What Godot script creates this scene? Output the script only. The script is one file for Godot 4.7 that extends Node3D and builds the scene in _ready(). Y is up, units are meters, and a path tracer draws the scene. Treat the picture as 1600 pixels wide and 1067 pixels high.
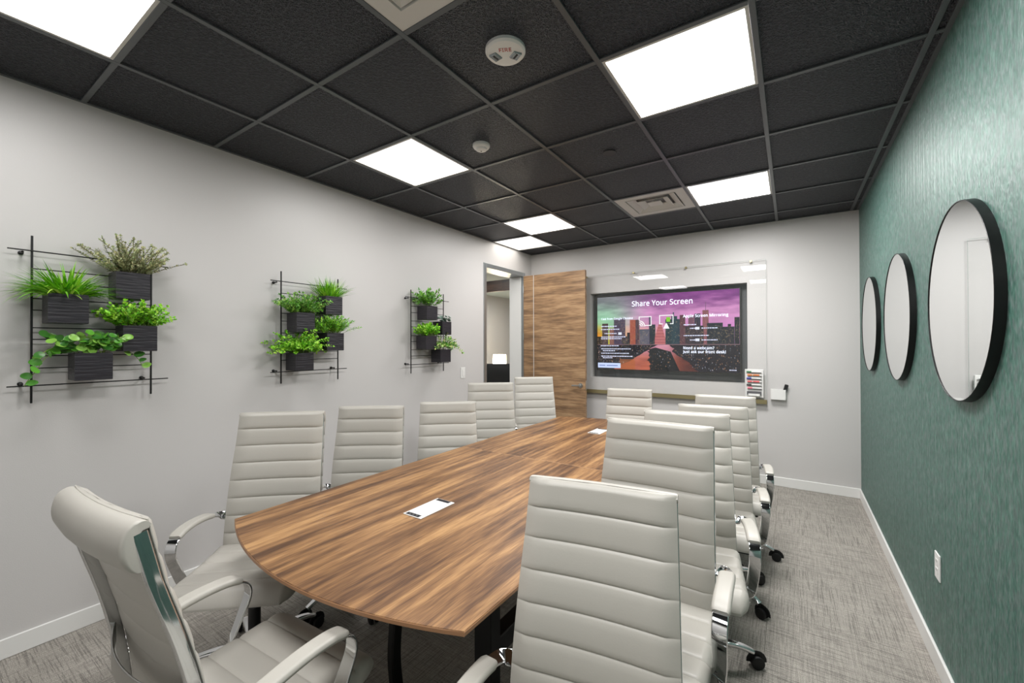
extends Node3D
# A conference room: walnut table, twelve grey ribbed chairs, plant racks, screen behind a glass board, teal papered wall.

const XL = -3.124      # plant wall
const XR = 0.552       # papered wall
const ZB = -5.203      # screen wall
const ZF = 0.95        # wall behind the camera
const CH = 2.773       # ceiling grid
const WALL_T = 0.22
const TABLE_Y = 0.745

var M = {}             # materials
var taken = {}         # names in use at top level
var rng = RandomNumberGenerator.new()

# ------------------------------------------------------------------ geometry helper
class Geo:
	var v = PackedVector3Array()
	var col = PackedColorArray()
	var start = 0
	var tint = Color(1, 1, 1)
	var use_col = false

	func tri(a, b, c):
		v.append(a); v.append(b); v.append(c)
		if use_col:
			col.append(tint); col.append(tint); col.append(tint)

	func quad(a, b, c, d):
		if (a - b).length_squared() > 1e-12 and (b - c).length_squared() > 1e-12:
			tri(a, b, c)
		if (c - d).length_squared() > 1e-12 and (a - d).length_squared() > 1e-12:
			tri(a, c, d)

	func begin():
		start = v.size()

	# turn every face of the solid begun last so that its front looks outwards (clockwise)
	func close():
		var vol = 0.0
		var o = v[start]
		for i in range(start, v.size(), 3):
			vol += (v[i] - o).dot((v[i + 1] - o).cross(v[i + 2] - o))
		if vol > 0.0:
			for i in range(start, v.size(), 3):
				var t = v[i + 1]
				v[i + 1] = v[i + 2]
				v[i + 2] = t

	func close_convex(c):
		for i in range(start, v.size(), 3):
			var n = (v[i + 1] - v[i]).cross(v[i + 2] - v[i])
			if n.dot(v[i] - c) > 0.0:
				var t = v[i + 1]
				v[i + 1] = v[i + 2]
				v[i + 2] = t

	func box(c, s, b = 0.0):
		begin()
		var h = s * 0.5
		b = minf(b, minf(h.x, minf(h.y, h.z)) * 0.99)
		if b <= 0.0:
			for a in 3:
				for sg in [-1.0, 1.0]:
					var q = []
					for k in [[-1, -1], [1, -1], [1, 1], [-1, 1]]:
						var p = Vector3()
						p[a] = sg * h[a]
						p[(a + 1) % 3] = k[0] * h[(a + 1) % 3]
						p[(a + 2) % 3] = k[1] * h[(a + 2) % 3]
						q.append(c + p)
					quad(q[0], q[1], q[2], q[3])
			close_convex(c)
			return
		var pt = func(sx, sy, sz, a):
			var sv = Vector3(sx, sy, sz)
			var p = Vector3()
			for k in 3:
				p[k] = sv[k] * (h[k] if k == a else h[k] - b)
			return c + p
		for a in 3:
			var a1 = (a + 1) % 3
			var a2 = (a + 2) % 3
			for sg in [-1.0, 1.0]:
				var q = []
				for k in [[-1, -1], [1, -1], [1, 1], [-1, 1]]:
					var s3 = Vector3()
					s3[a] = sg; s3[a1] = k[0]; s3[a2] = k[1]
					q.append(pt.call(s3.x, s3.y, s3.z, a))
				quad(q[0], q[1], q[2], q[3])
				for s2 in [-1.0, 1.0]:
					var e = []
					for w in [-1.0, 1.0]:
						var s3 = Vector3()
						s3[a] = sg; s3[a1] = s2; s3[a2] = w
						e.append(pt.call(s3.x, s3.y, s3.z, a))
						e.append(pt.call(s3.x, s3.y, s3.z, a1))
					quad(e[0], e[1], e[3], e[2])
		for sx in [-1.0, 1.0]:
			for sy in [-1.0, 1.0]:
				for sz in [-1.0, 1.0]:
					tri(pt.call(sx, sy, sz, 0), pt.call(sx, sy, sz, 1), pt.call(sx, sy, sz, 2))
		close_convex(c)

	# box between two corners
	func span(a, b, bevel = 0.0):
		box((a + b) * 0.5, (b - a).abs(), bevel)

	func loft(rings, cap = true, ring_closed = true, loop = false):
		begin()
		var n = rings[0].size()
		var last = rings.size() if loop else rings.size() - 1
		for i in last:
			var r0 = rings[i]
			var r1 = rings[(i + 1) % rings.size()]
			for k in (n if ring_closed else n - 1):
				var k1 = (k + 1) % n
				quad(r0[k], r0[k1], r1[k1], r1[k])
		if cap and not loop:
			for e in [0, rings.size() - 1]:
				var r = rings[e]
				var m = Vector3()
				for p in r:
					m += p
				m /= n
				for k in n:
					var k1 = (k + 1) % n
					if e == 0:
						tri(m, r[k1], r[k])
					else:
						tri(m, r[k], r[k1])
		close()

	# profile (side, up) carried along a path
	func sweep(path, profile, up = Vector3.UP, cap = true, scales = null, loop = false):
		var rings = []
		var n = path.size()
		for i in n:
			var a = path[(i - 1 + n) % n] if (i > 0 or loop) else path[0]
			var b = path[(i + 1) % n] if (i < n - 1 or loop) else path[n - 1]
			var t = (b - a).normalized()
			var side = t.cross(up)
			if side.length() < 1e-4:
				side = t.cross(Vector3(0.3, 0.1, 0.9))
			side = side.normalized()
			var nrm = side.cross(t)
			var s = 1.0 if scales == null else scales[i]
			var ring = PackedVector3Array()
			for q in profile:
				ring.append(path[i] + side * q.x * s + nrm * q.y * s)
			rings.append(ring)
		loft(rings, cap, true, loop)

	func tube(path, r, n = 8, up = Vector3(0.13, 0.97, 0.2), scales = null, loop = false):
		var prof = []
		for k in n:
			prof.append(Vector2(cos(TAU * k / n), sin(TAU * k / n)) * r)
		sweep(path, prof, up, true, scales, loop)

	# (r, h) points turned round an axis
	func lathe(profile, n = 24, at = Vector3.ZERO, axis = Vector3.UP):
		begin()
		var ux = axis.cross(Vector3(0.2, 0.3, 0.95) if absf(axis.z) < 0.9 else Vector3.UP).normalized()
		var uz = axis.cross(ux).normalized()
		for i in profile.size() - 1:
			for k in n:
				var a0 = TAU * k / n
				var a1 = TAU * (k + 1) / n
				var d0 = ux * cos(a0) + uz * sin(a0)
				var d1 = ux * cos(a1) + uz * sin(a1)
				var p = profile[i]
				var q = profile[i + 1]
				quad(at + axis * p.y + d0 * p.x, at + axis * p.y + d1 * p.x, at + axis * q.y + d1 * q.x, at + axis * q.y + d0 * q.x)
		close()

	# convex outline (x, z) made into a slab with chamfered top and bottom edges
	func slab(poly, y0, y1, b):
		var rings = []
		for e in [[y0, b], [y0 + b, 0.0], [y1 - b, 0.0], [y1, b]]:
			var ring = PackedVector3Array()
			var n = poly.size()
			for i in n:
				var d0 = (poly[i] - poly[(i - 1 + n) % n]).normalized()
				var d1 = (poly[(i + 1) % n] - poly[i]).normalized()
				var nn = (Vector2(d0.y, -d0.x) + Vector2(d1.y, -d1.x)).normalized()
				var c = Vector2.ZERO
				for p in poly:
					c += p
				c /= n
				if nn.dot(poly[i] - c) < 0.0:
					nn = -nn
				var q = poly[i] - nn * e[1]
				ring.append(Vector3(q.x, e[0], q.y))
			rings.append(ring)
		loft(rings)

	func mesh(crease = 40.0):
		var n = v.size()
		var fn = PackedVector3Array()
		fn.resize(n / 3)
		var at = {}
		var keys = []
		keys.resize(n)
		for f in n / 3:
			fn[f] = (v[f * 3 + 2] - v[f * 3]).cross(v[f * 3 + 1] - v[f * 3])
			for k in 3:
				var p = v[f * 3 + k]
				var key = Vector3i(roundi(p.x * 20000.0), roundi(p.y * 20000.0), roundi(p.z * 20000.0))
				keys[f * 3 + k] = key
				if at.has(key):
					at[key].append(f)
				else:
					at[key] = [f]
		var lim = cos(deg_to_rad(crease))
		var st = SurfaceTool.new()
		st.begin(Mesh.PRIMITIVE_TRIANGLES)
		for f in n / 3:
			var me = fn[f].normalized()
			var ax = 0
			var ab = me.abs()
			if ab.y >= ab.x and ab.y >= ab.z:
				ax = 1
			elif ab.z >= ab.x:
				ax = 2
			for k in 3:
				var p = v[f * 3 + k]
				var s = Vector3()
				for g in at[keys[f * 3 + k]]:
					if g == f or fn[g].normalized().dot(me) > lim:
						s += fn[g]
				if s.length_squared() < 1e-24:
					s = me
				st.set_normal(s.normalized())
				st.set_uv(Vector2(p.z, -p.y) if ax == 0 else (Vector2(p.x, p.z) if ax == 1 else Vector2(p.x, -p.y)))
				if use_col:
					st.set_color(col[f * 3 + k])
				st.add_vertex(p)
		st.generate_tangents()
		return st.commit()

# ------------------------------------------------------------------ nodes
func numbered(called):
	if not taken.has(called):
		taken[called] = 0
		return called
	taken[called] += 1
	return "%s_%03d" % [called, taken[called]]

func inst(called, mesh, mat, parent, at = Vector3.ZERO):
	var o = MeshInstance3D.new()
	o.name = called if parent != self else numbered(called)
	o.mesh = mesh
	o.material_override = mat
	parent.add_child(o, true)
	o.position = at
	return o

func part(called, geo, mat, parent, crease = 40.0):
	return inst(called, geo.mesh(crease), mat, parent)

func thing(called, label, category, at = Vector3.ZERO, turn = 0.0, group = ""):
	var o = Node3D.new()
	o.name = numbered(called)
	add_child(o)
	o.position = at
	o.rotation.y = turn
	tag(o, label, category, group)
	return o

func tag(o, label, category, group = ""):
	o.set_meta("label", label)
	o.set_meta("category", category)
	if group:
		o.set_meta("group", group)

func struct_node(called, label, category):
	var o = Node3D.new()
	o.name = numbered(called)
	add_child(o)
	o.set_meta("kind", "structure")
	tag(o, label, category)
	return o

func struct(called, geo, mat, label, category):
	var o = part(called, geo, mat, self)
	o.set_meta("kind", "structure")
	tag(o, label, category)
	return o

func stuff(o):
	o.set_meta("kind", "stuff")
	return o

func ones(pts):
	var p = []
	for q in pts:
		p.append(Vector3(q[0], q[1], q[2]))
	return p

# smooth a list of points (Catmull-Rom)
func smooth(pts, steps = 5):
	var out = []
	for i in pts.size() - 1:
		var p0 = pts[maxi(i - 1, 0)]
		var p3 = pts[mini(i + 2, pts.size() - 1)]
		for k in steps:
			out.append(pts[i].cubic_interpolate(pts[i + 1], p0, p3, float(k) / steps))
	out.append(pts[-1])
	return out

func round_rect(w, h, r, n = 3):
	var out = []
	for c in [[1, 1, 0.0], [-1, 1, 90.0], [-1, -1, 180.0], [1, -1, 270.0]]:
		for k in n + 1:
			var a = deg_to_rad(c[2] + 90.0 * k / n)
			out.append(Vector2(c[0] * (w * 0.5 - r) + r * cos(a), c[1] * (h * 0.5 - r) + r * sin(a)))
	return out

# ------------------------------------------------------------------ materials
func mat(color, rough = 0.5, metal = 0.0):
	var m = StandardMaterial3D.new()
	m.albedo_color = color
	m.roughness = rough
	m.metallic = metal
	return m

func noise_img(kind, freq, w, h, rw, rh, sd, oct = 3):
	var n = FastNoiseLite.new()
	n.noise_type = kind
	n.frequency = freq
	n.seed = sd
	n.fractal_octaves = oct
	var im = n.get_seamless_image(w, h)
	im.convert(Image.FORMAT_L8)
	if rw != w or rh != h:
		im.resize(rw, rh, Image.INTERPOLATE_CUBIC)
	return im.get_data()

func tex(im):
	im.generate_mipmaps()
	return ImageTexture.create_from_image(im)

func normal_tex(bytes, w, h, strength):
	var im = Image.create_from_data(w, h, false, Image.FORMAT_L8, bytes)
	im.convert(Image.FORMAT_RGBA8)
	im.bump_map_to_normal_map(strength)
	return tex(im)

func pad3(c):
	return Color(c[0] / 255.0, c[1] / 255.0, c[2] / 255.0)

func ramp_image(w, h, f):
	var d = PackedByteArray()
	d.resize(w * h * 3)
	for i in w * h:
		var c = f.call(i)
		d[i * 3] = clampi(int(c.x), 0, 255)
		d[i * 3 + 1] = clampi(int(c.y), 0, 255)
		d[i * 3 + 2] = clampi(int(c.z), 0, 255)
	return Image.create_from_data(w, h, false, Image.FORMAT_RGB8, d)

func plain_noise(freq, w, h, rw, rh, sd, oct = 3):
	var n = FastNoiseLite.new()
	n.noise_type = FastNoiseLite.TYPE_SIMPLEX_SMOOTH
	n.frequency = freq
	n.seed = sd
	n.fractal_octaves = oct
	var im = n.get_image(w, h)
	im.convert(Image.FORMAT_L8)
	im.resize(rw, rh, Image.INTERPOLATE_CUBIC)
	return im.get_data()

func wood_image(w, h, sd, dark, mid, light, fine = 1.0):
	# grain runs along v: broad soft bands, narrow streaks, fine pores
	var a = plain_noise(0.011 * fine, w, h / 9, w, h, sd, 2)
	var b = plain_noise(0.035 * fine, w, h / 14, w, h, sd + 1, 3)
	var c = plain_noise(0.22, w, h / 14, w, h, sd + 2, 2)
	return ramp_image(w, h, func(i):
		var t = (a[i] * 0.42 + b[i] * 0.33 + c[i] * 0.25) / 255.0
		t = clampf((t - 0.5) * 2.1 + 0.5, 0.0, 1.0)
		return dark.lerp(mid, t * 2.0) if t < 0.5 else mid.lerp(light, t * 2.0 - 1.0))

func make_materials():
	M.wall = mat(Color(0.785, 0.777, 0.771), 0.42)
	var wn = noise_img(FastNoiseLite.TYPE_SIMPLEX, 0.12, 256, 256, 256, 256, 5, 3)
	M.wall.normal_enabled = true
	M.wall.normal_texture = normal_tex(wn, 256, 256, 1.2)
	M.wall.normal_scale = 0.12
	M.wall.uv1_scale = Vector3(4, 4, 1)
	M.trim = mat(Color(0.88, 0.88, 0.87), 0.35)
	M.white = mat(Color(0.88, 0.88, 0.87), 0.4)
	M.hall = mat(Color(0.70, 0.69, 0.675), 0.5)

	# black mineral ceiling tile: pebbled relief
	var cn = noise_img(FastNoiseLite.TYPE_CELLULAR, 0.085, 512, 512, 512, 512, 9, 2)
	var cs = noise_img(FastNoiseLite.TYPE_SIMPLEX, 0.16, 512, 512, 512, 512, 10, 3)
	var mixd = PackedByteArray()
	mixd.resize(512 * 512)
	for i in 512 * 512:
		mixd[i] = (cn[i] + cs[i]) / 2
	M.tile = mat(Color(1, 1, 1), 0.42)
	M.tile.albedo_texture = tex(ramp_image(512, 512, func(i):
		var t = mixd[i] / 255.0
		return Vector3(8, 9, 13) + Vector3(88, 90, 96) * t))
	M.tile.normal_enabled = true
	M.tile.normal_texture = normal_tex(mixd, 512, 512, 16.0)
	M.tile.normal_scale = 1.6
	M.tile.uv1_scale = Vector3(1.4, 1.4, 1)
	M.grid = mat(Color(0.315, 0.33, 0.34), 0.36)
	M.vent = mat(Color(0.80, 0.79, 0.77), 0.45)
	M.dark_cover = mat(Color(0.19, 0.19, 0.2), 0.5)

	# carpet tile: woven loop pile with streaks along one direction
	var ca = noise_img(FastNoiseLite.TYPE_SIMPLEX, 0.35, 512, 512, 512, 512, 21, 2)
	var cb = noise_img(FastNoiseLite.TYPE_SIMPLEX, 0.12, 512, 12, 512, 512, 22, 3)
	var cc = noise_img(FastNoiseLite.TYPE_SIMPLEX, 0.12, 24, 512, 512, 512, 23, 3)
	var cd = noise_img(FastNoiseLite.TYPE_SIMPLEX, 0.45, 512, 40, 512, 512, 24, 2)
	M.carpet = mat(Color(1, 1, 1), 0.95)
	M.carpet.albedo_texture = tex(ramp_image(512, 512, func(i):
		var s = cb[i] / 255.0
		var dark = clampf((0.42 - s) * 2.6, 0.0, 0.5)
		var k = 0.98 + (ca[i] - 128.0) / 128.0 * 0.26 + (cc[i] - 128.0) / 128.0 * 0.10 + (cd[i] - 128.0) / 128.0 * 0.10 - dark * 0.36
		return Vector3(163, 158, 150) * k))
	M.carpet.normal_enabled = true
	M.carpet.normal_texture = normal_tex(ca, 512, 512, 5.0)
	M.carpet.normal_scale = 0.6
	M.carpet.uv1_scale = Vector3(1.0 / 0.61, 1.0 / 0.61, 1)
	M.carpet.uv1_offset = Vector3(0.5, 0.5, 0)
	M.backing = mat(Color(0.25, 0.24, 0.22), 0.95)

	# teal pearl wallpaper: short upright brush dabs over soft ribs
	var wa = noise_img(FastNoiseLite.TYPE_SIMPLEX, 0.075, 1024, 420, 1024, 1024, 31, 3)
	var wb = noise_img(FastNoiseLite.TYPE_CELLULAR, 0.05, 1024, 520, 1024, 1024, 32, 2)
	var wc = noise_img(FastNoiseLite.TYPE_SIMPLEX_SMOOTH, 0.012, 1024, 1024, 1024, 1024, 33, 4)
	var wd = noise_img(FastNoiseLite.TYPE_SIMPLEX_SMOOTH, 0.022, 1024, 64, 1024, 1024, 34, 2)
	var wg = noise_img(FastNoiseLite.TYPE_SIMPLEX, 0.05, 1024, 360, 1024, 1024, 35, 3)
	var rel = PackedByteArray()
	rel.resize(1024 * 1024)
	for i in 1024 * 1024:
		rel[i] = clampi((wa[i] * 2 + wb[i] + wd[i] * 5) / 8, 0, 255)
	M.paper = mat(Color(1, 1, 1), 0.53, 0.20)
	M.paper.metallic_specular = 0.9
	M.paper.albedo_texture = tex(ramp_image(1024, 1024, func(i):
		var t = (wa[i] * 0.40 + wb[i] * 0.36 + wc[i] * 0.24) / 255.0
		t = clampf((t - 0.48) * 2.2 + 0.45, 0.0, 1.0)
		var k = clampf((wg[i] / 255.0 - 0.5) * 3.0 + 0.4, 0.0, 1.0)
		return Vector3(30, 84, 70).lerp(Vector3(78, 124, 110), t).lerp(Vector3(74, 92, 90).lerp(Vector3(110, 124, 122), t), k * 0.55 + 0.22)))
	M.paper.normal_enabled = true
	M.paper.normal_texture = normal_tex(rel, 1024, 1024, 5.0)
	M.paper.normal_scale = 0.8
	M.paper.uv1_scale = Vector3(0.8, 0.8, 1)

	# walnut laminate
	M.wood = mat(Color(1, 1, 1), 0.40)
	M.wood.albedo_texture = tex(wood_image(1024, 1024, 41, Vector3(82, 57, 40), Vector3(131, 96, 64), Vector3(178, 138, 93)))
	M.wood.uv1_scale = Vector3(1.0 / 1.34, 1.0 / 1.66, 1)
	M.wood.uv1_offset = Vector3(0.5, 0, 0)
	M.wood.metallic_specular = 0.4
	M.edge = mat(Color(0.60, 0.44, 0.31), 0.4)
	M.door = mat(Color(1, 1, 1), 0.42)
	var di = wood_image(1024, 512, 51, Vector3(120, 94, 70), Vector3(155, 123, 91), Vector3(180, 148, 112), 2.4)
	di.rotate_90(CLOCKWISE)
	M.door.albedo_texture = tex(di)
	M.door.uv1_scale = Vector3(0.98, 0.405, 1)
	M.darkwood = mat(Color(1, 1, 1), 0.45)
	var dk = wood_image(256, 256, 55, Vector3(44, 32, 26), Vector3(66, 48, 38), Vector3(88, 66, 52))
	dk.rotate_90(CLOCKWISE)
	M.darkwood.albedo_texture = tex(dk)

	# chair
	var ln = noise_img(FastNoiseLite.TYPE_CELLULAR, 0.07, 256, 256, 256, 256, 61, 2)
	M.leather = mat(Color(0.705, 0.692, 0.662), 0.43)
	M.leather.normal_enabled = true
	M.leather.normal_texture = normal_tex(ln, 256, 256, 2.0)
	M.leather.normal_scale = 0.10
	M.leather.uv1_scale = Vector3(10, 10, 1)
	M.chrome = mat(Color(0.86, 0.865, 0.87), 0.07, 1.0)
	M.steel = mat(Color(0.74, 0.74, 0.73), 0.28, 1.0)
	M.black = mat(Color(0.035, 0.035, 0.038), 0.42)
	M.rubber = mat(Color(0.03, 0.03, 0.032), 0.6)
	M.black_metal = mat(Color(0.05, 0.048, 0.052), 0.42, 0.2)
	M.base_metal = mat(Color(0.04, 0.04, 0.043), 0.35, 0.2)

	# planters
	var pn = noise_img(FastNoiseLite.TYPE_SIMPLEX_SMOOTH, 0.02, 64, 256, 256, 256, 71, 3)
	M.pot = mat(Color(0.135, 0.125, 0.15), 0.40)
	M.pot.normal_enabled = true
	M.pot.normal_texture = normal_tex(pn, 256, 256, 14.0)
	M.pot.normal_scale = 0.22
	M.pot.uv1_scale = Vector3(5.0, 11.0, 1)
	M.soil = mat(Color(0.10, 0.075, 0.05), 0.95)
	M.leaf = mat(Color(1, 1, 1), 0.45)
	M.leaf.vertex_color_use_as_albedo = true
	M.leaf.backlight_enabled = true
	M.leaf.backlight = Color(0.35, 0.35, 0.35)
	M.leaf.cull_mode = BaseMaterial3D.CULL_DISABLED

	# fittings
	M.glass = mat(Color(0.93, 0.98, 0.96, 0.012), 0.0)
	M.glass.transparency = BaseMaterial3D.TRANSPARENCY_ALPHA
	M.glass.metallic_specular = 0.36
	M.mirror = mat(Color(0.93, 0.94, 0.94), 0.012, 1.0)
	M.brass = mat(Color(0.64, 0.60, 0.45), 0.32, 0.65)
	M.alu = mat(Color(0.66, 0.68, 0.69), 0.32, 0.85)
	M.silver = mat(Color(0.86, 0.86, 0.85), 0.4, 0.3)
	M.bezel = mat(Color(0.02, 0.021, 0.024), 0.25)
	M.red = mat(Color(0.68, 0.10, 0.09), 0.5)
	M.clear = mat(Color(0.62, 0.64, 0.65), 0.15, 0.7)
	M.panel = mat(Color(0.9, 0.9, 0.9), 0.5)
	M.panel.emission_enabled = true
	M.panel.emission = Color(0.97, 0.985, 1.0)
	M.panel.emission_energy_multiplier = 1.0
	M.glow = mat(Color(1, 1, 1), 0.5)
	M.glow.emission_enabled = true
	M.glow.emission = Color(0.95, 0.96, 1.0)
	M.glow.emission_energy_multiplier = 1.0

# ------------------------------------------------------------------ the picture on the screen
func screen_image():
	var w = 960
	var h = 540
	var ns = noise_img(FastNoiseLite.TYPE_SIMPLEX_SMOOTH, 0.02, 240, 540, 960, 540, 81, 4)
	var im = ramp_image(w, h, func(i):
		var x = float(i % w) / w
		var y = float(i / w) / h
		var n = (ns[i] - 128.0) / 128.0
		var top = Vector3(120, 122, 128).lerp(Vector3(128, 62, 132), smoothstep(0.1, 0.6, x))
		var midc = Vector3(148, 200, 165).lerp(Vector3(205, 140, 190), smoothstep(0.05, 0.45, x))
		var low = Vector3(188, 190, 60).lerp(Vector3(226, 160, 140), smoothstep(0.02, 0.3, x)).lerp(Vector3(196, 120, 190), smoothstep(0.4, 0.75, x))
		var c = top.lerp(midc, smoothstep(0.0, 0.3, y + n * 0.07)) if y < 0.3 else midc.lerp(low, smoothstep(0.3, 0.6, y + n * 0.05))
		if x < 0.09 and y > 0.3:
			c = c.lerp(Vector3(222, 140, 40), smoothstep(0.09, 0.0, x) * smoothstep(0.35, 0.55, y))
		c += Vector3(16, 10, 14) * n
		if y > 0.665:
			# river between dark banks
			c = Vector3(26, 22, 32)
			var left = 0.47 - (y - 0.665) * 1.0 + 0.02 * n
			var right = 0.535 + (y - 0.665) * 0.62 + 0.03 * n
			if x > left and x < right:
				c = Vector3(206, 140, 160).lerp(Vector3(176, 92, 72), smoothstep(0.68, 0.9, y)).lerp(Vector3(84, 40, 36), smoothstep(0.52, 0.68, x + n * 0.03)) + Vector3(30, 18, 12) * n
			if x < 0.3 and x > 0.18 and y > 0.86:
				c = c.lerp(Vector3(170, 92, 46), 0.7)
			# dark quarter in the middle
			if x > 0.405 + 0.03 * n and x < 0.545 + (y - 0.7) * 0.25 and y > 0.70 + 0.5 * absf(x - 0.45):
				c = Vector3(18, 18, 24)
		return c)
	var R = RandomNumberGenerator.new()
	R.seed = 5
	var b = [[.04, .09, .37, 78, 58, 62], [.10, .14, .44, 150, 104, 92], [.136, .227, .30, 84, 72, 96], [.20, .24, .55, 60, 46, 58], [.24, .27, .50, 40, 34, 44], [.262, .305, .33, 182, 98, 78], [.305, .335, .33, 92, 70, 82], [.335, .41, .46, 96, 98, 116], [.405, .425, .30, 92, 82, 112], [.41, .452, .40, 26, 42, 54], [.523, .575, .34, 34, 58, 68], [.565, .605, .30, 36, 66, 78], [.60, .634, .34, 30, 58, 74], [.622, .66, .29, 96, 58, 70], [.68, .72, .30, 120, 78, 100], [.72, .76, .28, 46, 44, 66], [.772, .812, .24, 150, 92, 100], [.80, .90, .40, 24, 34, 46], [.66, .78, .43, 50, 40, 52], [.89, .97, .45, 22, 30, 40], [.93, .95, .42, 36, 34, 46], [.97, 1.0, .34, 20, 26, 36], [0.0, .04, .55, 40, 26, 22]]
	for q in b:
		var c = Color(q[3] / 290.0, q[4] / 300.0, q[5] / 300.0)
		im.fill_rect(Rect2i(int(q[0] * w), int(q[2] * h), int((q[1] - q[0]) * w), int((0.665 - q[2]) * h)), c)
		for k in int((q[1] - q[0]) * 2600):
			var px = int(R.randf_range(q[0], q[1]) * w)
			var py = int(R.randf_range(q[2] + 0.02, 0.65) * h)
			im.fill_rect(Rect2i(px, py, 2, 3), c.lightened(R.randf_range(0.05, 0.3)) if R.randf() < 0.8 else Color(0.85, 0.7, 0.5))
	# stepped pink tower, masts
	for k in 14:
		var t = k / 14.0
		var hw = lerpf(0.012, 0.039, minf(1.0, t * 1.5))
		im.fill_rect(Rect2i(int((0.485 - hw) * w), int((0.40 + t * 0.265) * h), int(hw * 2.0 * w), int(0.02 * h)), Color(0.74, 0.42, 0.42) if k % 2 else Color(0.66, 0.36, 0.38))
	im.fill_rect(Rect2i(int(0.791 * w), int(0.14 * h), 3, int(0.11 * h)), Color(0.45, 0.33, 0.45))
	im.fill_rect(Rect2i(int(0.576 * w), int(0.25 * h), 8, int(0.1 * h)), Color(0.2, 0.28, 0.34))
	im.fill_rect(Rect2i(0, int(0.66 * h), w, 4), Color(0.55, 0.42, 0.45))
	for k in 480:
		var x = R.randf()
		var y = R.randf_range(0.67, 0.98)
		if x > 0.47 - (y - 0.665) and x < 0.535 + (y - 0.665) * 0.62 and not (x > 0.41 and x < 0.56 and y > 0.75):
			continue
		im.fill_rect(Rect2i(int(x * w), int(y * h), 2, R.randi_range(2, 9)), Color(0.85, 0.62, 0.45) if R.randf() < 0.6 else Color(0.7, 0.72, 0.8))
	# white casting symbols
	var wh = Color(1, 1, 1)
	for e in [[.33, .29, .095, .012], [.33, .29, .007, .05], [.418, .29, .007, .125], [.375, .405, .05, .012], [.48, .28, .10, .012], [.48, .28, .007, .12], [.573, .28, .007, .12], [.48, .39, .025, .012], [.555, .39, .025, .012]]:
		im.fill_rect(Rect2i(int(e[0] * w), int(e[1] * h), int(e[2] * w), int(e[3] * h)), wh)
	for r in [14, 26, 38]:
		for k in 60:
			var a = PI * 0.5 * k / 60.0
			im.fill_rect(Rect2i(int(0.331 * w + r * cos(a)), int(0.415 * h - r * sin(a)), 5, 5), wh)
	for k in 20:
		im.fill_rect(Rect2i(int(0.53 * w) - k - 2, int(0.385 * h) + k * 2, k * 2 + 4, 2), wh)
	im.fill_rect(Rect2i(int(.53 * w), int(.31 * h), int(.028 * w), int(.06 * h)), Color(0.5, 0.8, 0.15))
	# lines of small print too fine to read
	for e in [[.032, .402, .125], [.032, .445, .135], [.06, .502, .10], [.032, .55, .18], [.032, .575, .165], [.028, .673, .135], [.032, .715, .23], [.045, .742, .10], [.032, .777, .22], [.032, .817, .25], [.045, .84, .07], [.648, .408, .085], [.69, .455, .035], [.765, .455, .105], [.648, .545, .16], [.69, .60, .035], [.765, .60, .105], [.938, .965, .04]]:
		var x = e[0] * w
		while x < (e[0] + e[2]) * w:
			var l = R.randi_range(6, 18)
			im.fill_rect(Rect2i(int(x), int(e[1] * h), l, 7), Color(0.88, 0.9, 1.0))
			x += l + 3
	for e in [[.725, .445], [.725, .59], [.17, .495]]:
		im.fill_rect(Rect2i(int(e[0] * w), int(e[1] * h), 26, 18), Color(0.92, 0.94, 1.0))
	im.fill_rect(Rect2i(3, int(.918 * h), int(.185 * w), int(.07 * h)), Color(0.80, 0.86, 1.0))
	for e in [[.015, .05], [.075, .09]]:
		im.fill_rect(Rect2i(int(e[0] * w), int(.945 * h), int(e[1] * w), 8), Color(0.5, 0.56, 0.78))
	return im

func text_mesh(txt, size, depth = 0.001):
	var f = SystemFont.new()
	f.font_names = PackedStringArray(["Droid Sans"])
	var t = TextMesh.new()
	t.text = txt
	t.font = f
	t.font_size = 64
	t.pixel_size = size / 64.0
	t.depth = depth
	return t

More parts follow.
